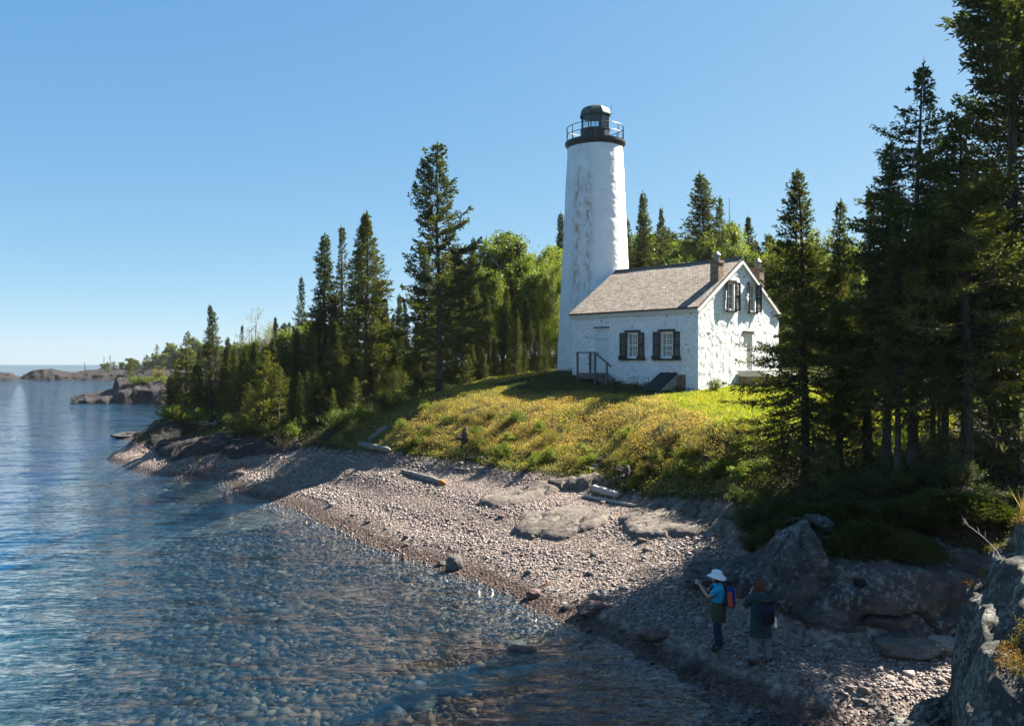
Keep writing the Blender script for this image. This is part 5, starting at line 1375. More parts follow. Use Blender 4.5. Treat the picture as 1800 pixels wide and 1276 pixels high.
# grassy outcrop at the frame edge
def outcrop():
    gs = .035; X, Y = np.meshgrid(np.arange(3.3, 9.6, gs), np.arange(5.8, 11.6, gs))
    wx = X+.22*n2(X, Y, 1.1, 3, 301)+.07*n2(X, Y, 4, 2, 302); wy = Y+.25*n2(X, Y, .9, 3, 303)
    edge = .50*(wy-8)
    z = np.interp(wx-edge, [4.14, 4.3, 4.46, 4.82, 5.2, 5.6, 6.05, 7.0, 9], [-.8, 2.6, 3.55, 3.95, 4.3, 4.62, 4.92, 5.1, 5.2])
    z = z+.16*np.clip(wy-8, -1.5, 1.8)-np.clip(wy-9.9, 0, 9)**1.5*1.5-np.clip(6.7-wy, 0, 9)**1.4*.6
    q = z/.42+.9*n2(X, Y, .8, 3, 305); fl = np.floor(q); fr = q-fl
    zt = (fl+np.clip((fr-.62)/.38, 0, 1)*.82+fr*.18-.9*n2(X, Y, .8, 3, 305))*.42
    z = np.where(z > 1.5, zt, z)
    P3 = np.stack([X, Y, z*.6], -1)
    z = z+.11*fbm(P3*2.3, 4, 306)+.06*fbm(P3*7, 4, 307, .65)-.10*np.clip(1-np.abs(fbm(P3*1.2, 3, 309))/.05, 0, 1)
    xx = X+.10*fbm(P3*2.0+9, 4, 310); yy = Y+.10*fbm(P3*2.0+30, 4, 311)
    V = np.stack([xx, yy, z], -1); ny, nx = X.shape; i = np.arange(ny*nx).reshape(ny, nx)
    k = z > -.7; fk = k[:-1, :-1] | k[1:, :-1] | k[:-1, 1:] | k[1:, 1:]
    Fq = np.stack([i[:-1, :-1], i[:-1, 1:], i[1:, 1:], i[1:, :-1]], -1)[fk]
    used, inv = np.unique(Fq, return_inverse=True)
    return link('rock_outcrop', mesh_np('rock_outcrop', V.reshape(-1, 3)[used], inv.reshape(-1, 4)), M_ROCKM)
oc = outcrop(); tag(oc, 'lichened rock outcrop topped with moss and dry grass at the edge of the frame', 'rock')
rock('rock_outcrop', (5.15, 9.5, .9), (1.15, 1.0, 1.55), M_ROCKM, 'dark lower rock under the grassy outcrop in the bottom corner', rz=.5, seed=46, sub=6, facets=8, rough=.25)
# beach stones that stand out
BR = 'stone in the shallows'
rk(800, 999, 25.5, (.30, .26, .30), M_ROCKG, 'rounded grey boulder standing alone at the edge of the water', dz=.10, seed=51, rough=.12, name='boulder')
rk(778, 993, 26, (.25, .2, .12), M_ROCKD, 'low dark stone behind the rounded boulder at the edge of the water', seed=52)
rk(939, 1049, 22.3, (.22, .18, .16), M_ROCKR, 'red stone at the edge of the water', dz=.05, seed=53, rough=.12)
rk(1050, 1050, 21.6, (.24, .2, .18), M_ROCKP, 'pale rounded stone at the edge of the tree shade', dz=.06, seed=54, rough=.12)
rk(1042, 1076, 20.6, (.42, .3, .2), M_ROCKR, 'dark red-brown rock lying in the tree shade below the pale stone', dz=.05, seed=55, rough=.14)
rk(1150, 1116, 18.6, (.48, .3, .14), M_ROCKR, 'flat brown rock beside the hiker in the white hat', dz=.02, seed=56)
o = rock('rock', ((920-CX)/F*18.3, 18.3, -.06), (.42, .25, .16), M_ROCKR, 'brown slab just breaking the surface of the shallows', seed=57, rough=.14)
rk(1208, 1178, 16.6, (.28, .22, .2), M_ROCKD, 'dark wet stone at the waterline below the hiker in the white hat', dz=.05, seed=58)
rk(1248, 946, 20.5, (.12, .1, .16), M_ROCKP, 'small pointed white stone at the edge of the shade', dz=.06, seed=59)
rk(645, 920, 31.8, (.1, .09, .08), M_ROCKP, 'small white stone at the waterline of the sunny beach', dz=.04, seed=60)
rk(612, 918, 32.2, (.2, .14, .1), M_ROCKD, 'small dark stone at the waterline of the sunny beach', seed=61)
for i, (px, py, sx) in enumerate([(745, 1205, .5), (708, 1195, .35), (730, 1180, .3), (690, 1215, .4), (905, 1135, .3), (985, 1140, .3)]):
    D = F*(HC+.35)/(py-CY); X = (px-CX)/F*D
    rock('rock', (X, D, ground(X, D)+.05), (sx, sx*.7, sx*.45), M_ROCKD, 'dark stone lying under the water off the beach', seed=70+i, group='dark stones under water', rough=.14, sub=3)
rng = np.random.default_rng(90); cnt = 0
while cnt < 46:
    px, py = rng.uniform(560, 1290), rng.uniform(840, 1090)
    if not in_poly([px], [py], BEACH)[0]: continue
    _x, D, z = hit(px, py)
    if z < .15: continue
    s_ = rng.uniform(.07, .15)
    rock('beach_stone', ((px-CX)/F*D, D, z+.02), (s_*1.2, s_*.9, s_*.65), [M_ROCKG, M_ROCKD, M_ROCKR, M_ROCKP][rng.choice(4, p=[.5, .25, .15, .1])], 'larger loose stone on the pebble beach', seed=100+cnt, rz=rng.uniform(0, 6), sub=2, group='larger stones on the beach', facets=5, cat='stone'); cnt += 1
# bedrock showing through the beach: terraced sheets that rise out of the shingle
def ledge(poly, label, mat, zmid, hgt=.22, steps=4, seed=1, gs=.06, rise=.0, ang=.5):
    W_ = np.array([hit(p[0], p[1]) for p in poly])
    x0, x1 = W_[:, 0].min()-.5, W_[:, 0].max()+.5; y0, y1 = W_[:, 1].min()-.5, W_[:, 1].max()+.5
    X, Y = np.meshgrid(np.arange(x0, x1, gs), np.arange(y0, y1, gs)); Xd = X+.35*n2(X, Y, .9, 3, seed)*min(1, (x1-x0)/3); Yd = Y+.35*n2(X, Y, .9, 3, seed+1)*min(1, (x1-x0)/3)
    m_ = in_poly(Xd, Yd, [(a[0], a[1]) for a in W_]).astype(float)
    for it in range(int(.35/gs)*2):
        m_ = (m_+np.roll(m_, 1, 0)+np.roll(m_, -1, 0)+np.roll(m_, 1, 1)+np.roll(m_, -1, 1))/5
    c, s_ = math.cos(ang), math.sin(ang); A_ = X*c+Y*s_; B_ = -X*s_+Y*c
    q = (m_*1.0+.55*fbm(np.stack([A_*.5, B_*1.3, 0*A_+seed], -1), 4, seed))*steps*.7
    fl = np.floor(q); fr = q-fl; st = (fl+np.clip((fr-.72)/.28, 0, 1)+fr*.25)/steps
    h = hgt*st*1.25+(.022+.07*hgt)*fbm(np.stack([X*4, Y*4, 0*X+seed], -1), 5, seed+2, .65)-.8*hgt*np.clip(1-np.abs(fbm(np.stack([A_*.8, B_*2.2, 0*A_+seed], -1), 4, seed+7))/.085, 0, 1)
    Z = ground(X, Y)+np.where(m_ > .02, h-.02, 0)-.42*np.clip(1-m_/.6, 0, 1)+rise*m_
    k = m_ > .03
    ny, nx = X.shape; idx = np.arange(ny*nx).reshape(ny, nx)
    fk = k[:-1, :-1] | k[1:, :-1] | k[:-1, 1:] | k[1:, 1:]
    Fq = np.stack([idx[:-1, :-1], idx[:-1, 1:], idx[1:, 1:], idx[1:, :-1]], -1)[fk]
    used, inv = np.unique(Fq, return_inverse=True); V = np.stack([X, Y, Z], -1).reshape(-1, 3)[used]
    o = link('rock_ledge', mesh_np('rock_ledge', V, inv.reshape(-1, 4)), mat); tag(o, label, 'rock'); return o
ledge([(842,890),(868,868),(960,850),(992,862),(930,884),(868,896)], 'tan bedrock ledge in the sunny beach, nearest the grey orange-tipped log', M_ROCKT, 1.9, .25, 6, 31)
ledge([(898,940),(920,905),(1010,890),(1075,900),(1060,930),(985,950)], 'smooth tan bedrock slab in the middle of the beach', M_ROCKT, 1.5, .19, 5, 32)
ledge([(1075,912),(1120,888),(1210,878),(1290,884),(1296,925),(1235,945),(1110,950)], 'long cracked tan ledge between the white driftwood and the tree shade', M_ROCKT, 2.1, .27, 7, 33)
ledge([(950,852),(1040,836),(1075,846),(1010,862)], 'small bedrock hump at the foot of the lawn bank', M_ROCKT, 2.4, .34, 5, 36)
ledge([(235,768),(262,742),(300,738),(322,760),(300,782),(262,784)], 'dark layered rock at the very tip of the near point', M_ROCKX, 1.5, .30, 4, 37, .12, .0, .2)
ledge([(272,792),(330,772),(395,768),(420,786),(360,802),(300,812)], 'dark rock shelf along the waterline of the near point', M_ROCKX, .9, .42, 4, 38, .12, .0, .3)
ledge([(380,788),(440,768),(520,772),(535,790),(450,802),(400,806)], 'long low dark ledge where the left wood meets the beach', M_ROCKX, 1.2, .32, 4, 39, .12, .0, .3)
ledge([(338,832),(375,816),(425,818),(440,834),(390,846),(350,846)], 'small red-brown ledge at the water, left end of the pebble beach', M_ROCKR, .4, .22, 3, 40, .08, .0, .3)
ledge([(216,772),(262,764),(300,776),(338,800),(300,810),(262,788)], 'thin dark sheet added over the gravel as tree shade along the outer side of the near point', M_ROCKX, .4, .34, 3, 43, .12, .0, .3)  # added dark sheet: the tree shade on the gravel is put into its colour
rk(225, 771, 71, (1.6, .8, .3), M_ROCKD, 'flat rock awash just off the near point', name='rock', dz=.15, seed=42, rough=.25)

# ---------- far shore ----------
def land(name, outline_top, D, depth, zfun, mat, label, cat, seed, nx=260, ny=40):
    """headland: a ridge whose skyline follows (px, py) pairs at distance D"""
    xs = np.array([p[0] for p in outline_top], float); ys = np.array([p[1] for p in outline_top], float)
    u = np.linspace(xs[0], xs[-1], nx); top = np.interp(u, xs, ys); X = (u-CX)/F*D; Zt = HC-(top-CY)/F*D
    V = []
    blk = np.floor(2.2*fbm(np.stack([X*.16, 0*X+seed, 0*X], -1), 3, seed+4)*3)/3.
    for j in range(ny):
        t_ = j/(ny-1)
        prof = np.interp(t_, [0, .10, .28, .5, .8, 1], [-.35, .45, .85, 1.0, .8, -.2])
        xx = X*(1+0*t_)+depth*(t_-.4)*(X/D)
        yy = D+depth*(t_-.4); z = np.where(prof > 0, Zt*prof, prof*4)
        P = np.stack([xx, np.full(nx, yy), z], 1)
        d = zfun*fbm(P*np.array([.22, .22, .4])*8/max(4, depth*.35)+seed, 4, seed)
        P[:, 2] += (d+.35*zfun*blk)*(prof > .2); P[:, 1] += 2.2*zfun*fbm(P*.35+seed, 3, seed+1)
        V.append(P)
    V = np.concatenate(V); a = (np.arange(ny-1)[:, None]*nx+np.arange(nx-1)[None]).ravel()
    o = link(name, mesh_np(name, V, np.stack([a, a+1, a+nx+1, a+nx], 1), smooth=False), mat); tag(o, kind='structure'); return o
land('headland', [(128,706),(150,699),(200,686),(205,664),(215,662),(300,658),(380,656),(470,655)], 143, 26, .9, M_ROCKX, None, None, 3)
M_ROCKF = rock_mat('far_red_rock', [(.007,.0055,.005), (.018,.014,.013), (.038,.030,.027)], (.05,.055,.04), -.1, .25)
land('far_point', [(-60,662),(-20,655),(15,653),(18,654),(24,657),(30,661),(34,663),(48,657),(60,650),(90,649),(120,655),(160,652),(200,651),(260,648),(330,642),(470,636),(620,634)], 352, 60, 1.3, M_ROCKF, None, None, 8, nx=260)
ff = 'trees of the far point across the water'
rng = np.random.default_rng(8)
def far_tree(k, px, top, D, lab, w=1.0, g=ff): 
    X = (px-CX)/F*D; zb = HC-(np.interp(px, [100, 200, 330, 470], [654, 650, 645, 640])-CY)/F*D-.8
    plant(k, px, top, D, lab, w, g, zb=zb)
for i in range(120):
    px = rng.uniform(182, 480); ridge = np.interp(px, [180, 220, 255, 300, 350, 480], [636, 632, 622, 612, 600, 596]); top = ridge+rng.uniform(0, 20)
    far_tree(rng.choice(['far', 'far2', 'farleaf'], p=[.35, .25, .4]), px, top, rng.uniform(346, 366), 'small hazy tree in the wood on the far point across the water', rng.uniform(1.2, 1.9))
far_tree('far2', 194, 624, 350, 'bare thin tree standing out highest at the thin end of the far point', .7, None)
far_tree('far2', 183, 627, 350, 'thin tree left of the bare high one at the end of the far point', .7, None)
far_tree('far2', 149, 636, 350, 'tiny lone tree on the rocks farthest out on the far point', .8, None)
far_tree('far2', 189, 634, 350, 'short tree between the two thin ones at the end of the far point', .9, None)
far_tree('far', 276, 604, 352, 'dark spruce topping the ridge of the far point', .9, None)
far_tree('farleaf', 296, 600, 352, 'round-crowned tree topping the ridge of the far point', .8, None)
far_tree('farleaf', 345, 590, 352, 'round-crowned tree of the far point seen behind the cone-topped spruce', .8, None)
zh = HC-(661-CY)/F*143
plant('fir', 228, 632, 143, 'yellow-green tree alone on the dark headland across the cove', 1.0, zb=zh-.6)
plant('orange', 277, 652, 142, 'rusty bush on the dark headland, beside the yellow-green tree', .9, zb=zh-.8, height=2.6)
for px in (240, 252, 265, 290, 305, 322):
    plant('green', px, 0, 139.5, 'low bush on the dark headland across the cove', 1.5, 'bushes on the headland', zb=zh-1.5, height=1.7)
# ---------- driftwood, stumps, steps ----------
def log(p0, p1, r0, r1, mat, label, seed=1, name='driftwood_log', lift=.55, knots=3, cat='log'):
    """p0, p1: photo pixels of the two ends on the ground"""
    rng = np.random.default_rng(seed); A_ = hit(*p0); B_ = hit(*p1)
    A_ = A_+np.array([0, 0, r0*lift]); B_ = B_+np.array([0, 0, r1*lift]); base = Vector((A_+B_)/2)
    n = 12; mb = MB(); s = np.linspace(0, 1, n); pts = A_+(B_-A_)*s[:, None]+rng.normal(size=(n, 3))*np.array([.02, .02, .008])*np.linalg.norm(B_-A_)*.25
    rad = (r0+(r1-r0)*s)*rng.uniform(.82, 1.12, n)*.85; rad[0] *= .45; rad[-1] *= .7
    mb.tube([Vector(p)-base for p in pts], list(rad), 12)
    for k in range(knots):
        i = rng.integers(2, n-2); d = Vector(rng.normal(size=3)); d.z = abs(d.z); d.normalize(); q = Vector(pts[i])-base
        mb.tube([q, q+d*(rad[i]+.06), q+d*(rad[i]+rng.uniform(.08, .16))], [rad[i]*.35, rad[i]*.25, rad[i]*.12], 6)
    o = mb.build(name, mat, None, True, base); tag(o, label, cat); return o, A_, B_
M_LOGW = bark_mat('white_driftwood', (.20,.185,.17), (.52,.49,.45), (9, 9, 9))
M_LOGG = bark_mat('grey_driftwood', (.10,.093,.086), (.30,.28,.255), (8, 8, 8))
M_ORNG = plain('orange_rotten_wood', (.36,.13,.03), .9, 20, .3, .4)
log((630,786), (684,798), .16, .17, M_LOGG, 'short thick grey log lying at the top of the beach under the lawn', 2, lift=1.0)
o, A_, B_ = log((704,829), (776,852), .11, .17, M_LOGG, 'long grey log with a rotten orange end lying on the pebbles', 3)
d = (B_-A_)/np.linalg.norm(B_-A_); mb = MB(); c = Vector(B_)-o.location; dv = Vector(d)
mb.tube([c-dv*.04, c+dv*.10, c+dv*.22, c+dv*.36], [.13, .125, .08, .02], 10); mb.build('rotten_end', M_ORNG, o, True)
log((1040,868), (1088,880), .17, .15, M_LOGW, 'thick white log beside the yellow-green sapling on the beach', 4, lift=1.2)
log((1026,874), (1118,890), .07, .06, M_LOGW, 'thin white pole lying along the thick white log', 5, name='driftwood_pole')
log((793,823), (826,829), .05, .06, M_LOGG, 'short grey stick on the pebbles below the lawn bank', 6, name='driftwood_stick', knots=1, cat='stick')
log((752,822), (768,826), .035, .04, M_LOGG, 'tiny grey stick on the pebbles right of the grey log', 7, name='driftwood_stick', knots=1, cat='stick')
log((605,806), (624,814), .05, .06, M_LOGW, 'white bent stick below the short thick log', 8, name='driftwood_stick', knots=2, cat='stick')
log((612,808), (640,808), .04, .04, M_LOGG, 'thin grey stick just behind the white bent one', 9, name='driftwood_stick', knots=1, cat='stick')
log((820,806), (858,804), .07, .06, M_LOGG, 'grey pole half hidden in the plants at the foot of the bank', 10, name='driftwood_pole')
log((945,1033), (968,1024), .02, .025, M_ORNG, 'small tan stick on the dark wet stones by the red stone', 11, name='driftwood_stick', knots=0, cat='stick')
log((648,778), (682,755), .16, .22, M_LOGG, 'bleached fallen trunk at the end of the lawn in the tower shadow', 12)
def roots(px, py, H, R_, mat, label, seed, n=9, name='tree_stump', sprawl=1.0, branches=False):
    rng = np.random.default_rng(seed); p = hit(px, py); mb = MB()
    if not branches: mb.tube([(0, 0, -.3), (0, 0, H*.4), (.05, .03, H*.8), (.08, .02, H)], [R_*1.25, R_, R_*.8, R_*.45], 10)
    for i in range(n):
        a = rng.uniform(0, 6.28); L = rng.uniform(.5, 1.1)*H*sprawl; z0 = rng.uniform(.1, .8)*H if not branches else .1
        pts = [Vector((0, 0, z0))]; d_ = Vector((math.cos(a), math.sin(a), rng.uniform(-.5, .7)))
        for k in range(4): d_ = (d_+Vector(rng.normal(size=3))*.35).normalized(); pts.append(pts[-1]+d_*L/4)
        r = R_*rng.uniform(.25, .45); mb.tube(pts, [r, r*.8, r*.6, r*.4, r*.12], 6)
    o = mb.build(name, mat, None, True, Vector(p)); tag(o, label, 'stump' if 'stump' in name else 'driftwood'); return o
M_STUMP = bark_mat('dark_stump', (.03,.022,.02), (.12,.095,.08), (5, 5, 5))
roots(816, 784, .85, .14, M_STUMP, 'dark jagged stump among the rusty bushes on the lawn bank', 1)
roots(1100, 848, .6, .14, M_STUMP, 'brown stump with spread roots above the white driftwood', 2, 11)
roots(1244, 826, .45, .16, M_STUMP, 'dark stump in the bushes near the boughs of the front spruce', 3)
roots(803, 790, .25, .05, M_LOGW, 'small white root below the dark jagged stump', 4, 4, 'driftwood_root', 1.6, True)
roots(395, 772, .7, .09, M_LOGW, 'bleached branching driftwood under the dark firs of the left wood', 5, 9, 'driftwood_root', 1.6, True)
roots(372, 748, .9, .10, M_LOGW, 'bleached branching roots on the point beside the orange bush', 6, 8, 'driftwood_root', 1.8, True)
roots(420, 775, .4, .06, M_LOGW, 'spiky pale brushwood lying on the shaded shore of the left wood', 7, 9, 'driftwood_root', 1.8, True)
for i, (px, py, w_) in enumerate([(1052, 818, .34), (1064, 810, .36), (1077, 802, .36), (1046, 826, .30)]):
    p = hit(px, py)
    o = rock('stone_step', (p[0], p[1], p[2]+.03), (w_, .22, .09), M_ROCKP, ['second lowest', 'third lowest', 'topmost', 'lowest'][i]+' of the pale stone steps climbing the lawn bank', seed=200+i, rough=.1, sub=3, cat='step', group='stone steps on the bank')

# moss, herbs and dry grass on the outcrop at the edge
rng = np.random.default_rng(123)
me = oc.data; n = len(me.vertices); V = np.empty(n*3, np.float32); me.vertices.foreach_get('co', V); V = V.reshape(-1, 3)
Nn = np.empty(n*3, np.float32); me.vertices.foreach_get('normal', Nn); Nn = Nn.reshape(-1, 3)
Wv = V.astype(float); Nw = Nn
nz_ = fbm(Wv*1.3, 3, 61)
k = (Nw[:, 2] > .35) & (Wv[:, 2] > 3.7) & (nz_+.35*(Wv[:, 2]-4.6) > -.05) & (Wv[:, 0] < 7.2)
idx = rng.choice(np.nonzero(k)[0], 42000); P = Wv[idx]+rng.normal(size=(42000, 3))*.02
v = fbm(P*2.2, 3, 63); w1 = np.clip(.5+v*1.4+rng.normal(size=len(P))*.2, 0, 1)[:, None]
col = np.array([.13, .07, .025])*w1+np.array([.09, .095, .025])*(1-w1)
leaf_cards('moss_cushions', P, np.full(len(P), .04), .02, col, rng, 3, .025)
k2 = k & (Wv[:, 2] > 4.45); idx = rng.choice(np.nonzero(k2)[0], 900); P = Wv[idx]
stems('dry_grass', P, rng.uniform(.12, .38, len(P)), np.array([.24, .18, .09])*rng.uniform(.6, 1.2, (len(P), 1)), rng, .0045, .35)
T = Tubes()
for (px, py, D, h, lx) in [(1762, 985, 7.5, .40, -.33)]:
    s = np.linspace(0, 1, 6); p = atD(px, py, D); q = np.array(p)+np.stack([lx*s**1.3, .05*s, h*s-.15*h*s**2], 1); T.add(q, .004*(1-s*.6), 4)
    for b in range(4):
        f = rng.uniform(.5, 1); q0 = np.array([np.interp(f, s, q[:, a]) for a in range(3)]); T.add(np.stack([q0, q0+np.array([rng.normal()*.05, 0, .07])]), [.003, .001], 3)
tag(link('dry_stalks', T.mesh('dry_stalks'), M_DEAD), kind='stuff')
# ---------- the two hikers ----------
def skin_mesh(name, joints, edges, root, sub=2, smooth=True):
    """one continuous body grown over a skeleton: joints {name: (pos, rx, ry)}"""
    names = list(joints); me = bpy.data.meshes.new(name)
    me.from_pydata([joints[k][0] for k in names], [(names.index(a), names.index(b)) for a, b in edges], [])
    o = bpy.data.objects.new(name, me); COL.objects.link(o)
    md = o.modifiers.new('skin', 'SKIN'); md.use_smooth_shade = True; md.branch_smoothing = .6
    sv = me.skin_vertices[0].data
    for i, k in enumerate(names):
        j = joints[k]; sv[i].radius = (j[1], j[2] if len(j) > 2 else j[1]); sv[i].use_root = (k == root)
    ss = o.modifiers.new('sub', 'SUBSURF'); ss.levels = ss.render_levels = sub
    dg = bpy.context.evaluated_depsgraph_get(); res = bpy.data.meshes.new_from_object(o.evaluated_get(dg))
    bpy.data.objects.remove(o); res.name = name
    for p in res.polygons: p.use_smooth = True
    return res
def join_meshes(name, ms):
    bm = bmesh.new()
    for m_ in ms: bm.from_mesh(m_)
    me = bpy.data.meshes.new(name); bm.to_mesh(me); bm.free()
    for p in me.polygons: p.use_smooth = True
    return me
def mat_cloth(name, col, var=.2): return plain(name, col, .9, 18, var, .3, .15, 0, .02)
M_SKIN = plain('skin', (.42,.25,.18), .55, 25, .08, .05)
M_TEAL = mat_cloth('turquoise_shirt', (.02,.30,.48)); M_HAT = mat_cloth('white_sun_hat', (.74,.74,.70), .06)
M_JEANS = mat_cloth('dark_blue_jeans', (.018,.028,.060)); M_OLIVE = mat_cloth('olive_jacket', (.055,.055,.03))
M_ORPACK = mat_cloth('orange_pack_cloth', (.62,.10,.02), .1); M_BLPACK = mat_cloth('blue_pack_cloth', (.02,.03,.16)); M_BLACK = mat_cloth('black_webbing', (.012,.012,.015))
M_GREEN = mat_cloth('dark_green_sweater', (.022,.045,.050)); M_GREYT = mat_cloth('grey_trousers', (.13,.15,.17)); M_NAVYP = mat_cloth('navy_pack_cloth', (.014,.02,.045))
M_HAIR = bark_mat('brown_hair', (.05,.022,.012), (.15,.065,.035), (10, 10, 2)); M_BOOT = mat_cloth('dark_boots', (.03,.026,.022))
M_SILV = plain('brushed_steel', (.55,.56,.58), .3, 6, .1, .03, .5, .8); M_RED = plain('red_plastic', (.5,.04,.03), .4, 6, .1, .02); M_CAM = plain('camera_body', (.025,.025,.028), .4, 8, .2, .05); M_CAMS = plain('camera_silver', (.45,.46,.47), .35, 8, .1, .03, .5, .5)
M_EYE = plain('eye_white', (.6,.6,.58), .3, 5, .02, .02); M_LIP = plain('lips', (.36,.13,.11), .5, 20, .1, .02)

def head_mesh(c, scale=1.0, yaw=0, pitch=0):
    """a head looking along +x before the yaw: skull, jaw, nose, ears, brow; face at +x"""
    bm = bmesh.new(); bmesh.ops.create_icosphere(bm, subdivisions=4, radius=1.0)
    for v in bm.verts:
        x, y, z = v.co
        q = Vector((x*.098, y*.076, z*.118))
        if z < -.1:                                   # jaw narrows and comes forward
            k = min(1, (-z-.1)/.9); q.y *= 1-.38*k; q.x = q.x*(1-.28*k)+.018*k
        f = max(0, x)
        q.x += .026*math.exp(-((y/.16)**2+((z+.16)/.20)**2))*(x > .5)       # nose
        q.x -= .012*math.exp(-(((abs(y)-.40)/.20)**2+((z-.02)/.14)**2))*(x > .4)   # eye sockets
        q.x += .006*math.exp(-((y/.5)**2+((z-.20)/.10)**2))*(x > .4)         # brow
        q.x += .006*math.exp(-((y/.28)**2+((z+.52)/.07)**2))*(x > .4)       # lips
        q.x += .009*math.exp(-((y/.25)**2+((z+.86)/.15)**2))*(x > .1)       # chin
        v.co = q
    for s in (-1, 1):                                 # ears
        r = bmesh.ops.create_icosphere(bm, subdivisions=2, radius=1.0)
        for v in r['verts']: v.co = Vector((v.co.x*.018-.008, s*.076+v.co.y*.010, v.co.z*.03-.008))
    M_ = Matrix.Translation(c) @ Matrix.Rotation(yaw, 4, 'Z') @ Matrix.Rotation(pitch, 4, 'Y') @ Matrix.Scale(scale, 4)
    bm.transform(M_); me = bpy.data.meshes.new('head'); bm.to_mesh(me); bm.free(); return me, M_
def hand_mesh(wrist, d, up, s, curl=.9):
    """hand at wrist pointing along d, back of the hand along up; thumb on side s"""
    d = Vector(d).normalized(); up = Vector(up); up = (up-d*up.dot(d)).normalized(); lat = d.cross(up)*s
    W_ = Vector(wrist); J = {'w': (W_, .024, .018), 'p': (W_+d*.05, .034, .016), 'k': (W_+d*.085, .036, .014)}; E_ = [('w', 'p'), ('p', 'k')]
    ms = [skin_mesh('palm', J, E_, 'w', 1)]
    for i, (o_, L) in enumerate([(.030, .068), (.010, .076), (-.010, .070), (-.028, .055)]):
        p0 = W_+d*.078+lat*o_; a = curl*(.55+.08*i); pts = {}; ed = []; dd = d.copy(); p = p0
        for k in range(4):
            pts[str(k)] = (p, .0088-.0012*k, .0088-.0012*k)
            if k: ed.append((str(k-1), str(k)))
            if k: dd = (dd*math.cos(a)-up*math.sin(a)).normalized(); 
            up2 = up; p = p+dd*L/3
        ms.append(skin_mesh('finger', pts, ed, '0', 1))
    t0 = W_+d*.028+lat*.026; t1 = t0+(d*.6+lat*.7-up*.15).normalized()*.034; t2 = t1+(d*.9+lat*.15-up*.35).normalized()*.028
    ms.append(skin_mesh('thumb', {'0': (t0, .011), '1': (t1, .0095), '2': (t2, .007)}, [('0', '1'), ('1', '2')], '0', 1))
    return ms
def person(name, loc, rz, H, pose, label):
    """pose: joint positions in a frame where the person faces +x; H standing height"""
    e = empty(name, loc, rz); tag(e, label, 'person'); return e
def build_person(e, P, fem, headyaw=0, headpitch=0, hands=None):
    g = lambda k: Vector(P[k])
    J = {'pelvis': (g('pelvis'), .105, .085), 'waist': (g('waist'), .095, .075), 'chest': (g('chest'), .115, .08), 'neckb': (g('neckb'), .058, .055), 'neck': (g('neck'), .05, .05), 'skull': (g('skull'), .06, .06)}
    Ed = [('pelvis', 'waist'), ('waist', 'chest'), ('chest', 'neckb'), ('neckb', 'neck'), ('neck', 'skull')]
    for s in 'LR':
        J['sh'+s] = (g('sh'+s), .050); J['el'+s] = (g('el'+s), .038); J['wr'+s] = (g('wr'+s), .027)
        Ed += [('chest', 'sh'+s), ('sh'+s, 'el'+s), ('el'+s, 'wr'+s)]
        J['hip'+s] = (g('hip'+s), .080); J['kn'+s] = (g('kn'+s), .055); J['an'+s] = (g('an'+s), .036); J['toe'+s] = (g('toe'+s), .024)
        Ed += [('pelvis', 'hip'+s), ('hip'+s, 'kn'+s), ('kn'+s, 'an'+s), ('an'+s, 'toe'+s)]
    body = skin_mesh('body', J, Ed, 'pelvis', 2)
    hd, Mh = head_mesh(g('head'), 1.02, headyaw, headpitch)
    ms = [body, hd]
    for s in 'LR':
        d = g('hand'+s)-g('wr'+s); ms += hand_mesh(g('wr'+s)-d.normalized()*.01, d, g('palmup'+s), 1 if s == 'L' else -1)
    b = link('body', join_meshes('body', ms), M_SKIN, e)
    for s in (-1, 1):
        mb = MB(); bmesh.ops.create_icosphere(mb.bm, subdivisions=2, radius=.0125); o = mb.build('eye', M_EYE, b, True); o.matrix_basis = Mh @ Matrix.Translation((.078, s*.031, .004))
    return b, Mh
def garment(name, e, mat, J, Ed, root, sub=2):
    return link(name, skin_mesh(name, J, Ed, root, sub), mat, e)
def loft_garment(name, e, mat, secs, sleeves=()):
    """torso as elliptical sections (z, cx, depth, half width) with slight folds, plus sleeve tubes [(points, radii)]"""
    mb = MB(); seg = 28; rings = []
    zs = [q[0] for q in secs]; fine = np.linspace(zs[0], zs[-1], 26)
    asc = zs[0] < zs[-1]; xp = zs if asc else zs[::-1]
    col = lambda k: [q[k] for q in (secs if asc else secs[::-1])]
    for z in fine:
        cx, rx, ry = (float(np.interp(z, xp, col(k))) for k in (1, 2, 3)); ring = []
        for k in range(seg):
            a = 2*math.pi*k/seg; f = 1+.035*float(vnoise(np.array([math.cos(a)*2.2, math.sin(a)*2.2, z*7.]), 17))
            ring.append(mb.bm.verts.new((cx+rx*math.cos(a)*f, ry*math.sin(a)*f, z)))
        rings.append(ring)
    for i in range(len(rings)-1):
        for k in range(seg): mb.bm.faces.new((rings[i][k], rings[i][(k+1) % seg], rings[i+1][(k+1) % seg], rings[i+1][k]))
    for pts, rad in sleeves:
        pts = [Vector(p) for p in pts]; t_ = np.linspace(0, len(pts)-1, 9)
        q = [Vector([float(np.interp(u, range(len(pts)), [p[a] for p in pts])) for a in range(3)]) for u in t_]
        mb.tube(q, [float(np.interp(u, range(len(pts)), rad)*(1+.05*math.sin(u*9))) for u in t_], 14, False)
    return mb.build(name, mat, e, True)
def shoes(e, P, mat):
    for s in 'LR':
        a = Vector(P['an'+s]); t_ = Vector(P['toe'+s]); d = (t_-a); d.z = 0; d.normalize()
        b0 = a-d*.05; b0.z = .045; b1 = a+d*.07; b1.z = .045; b2 = a+d*.17; b2.z = .035
        link('boot', skin_mesh('boot', {'a': (a+Vector((0, 0, .05)), .072), 'h': (b0, .062), 'm': (b1, .064, .055), 't': (b2, .055, .045)}, [('a', 'h'), ('h', 'm'), ('m', 't')], 'h', 2), mat, e)

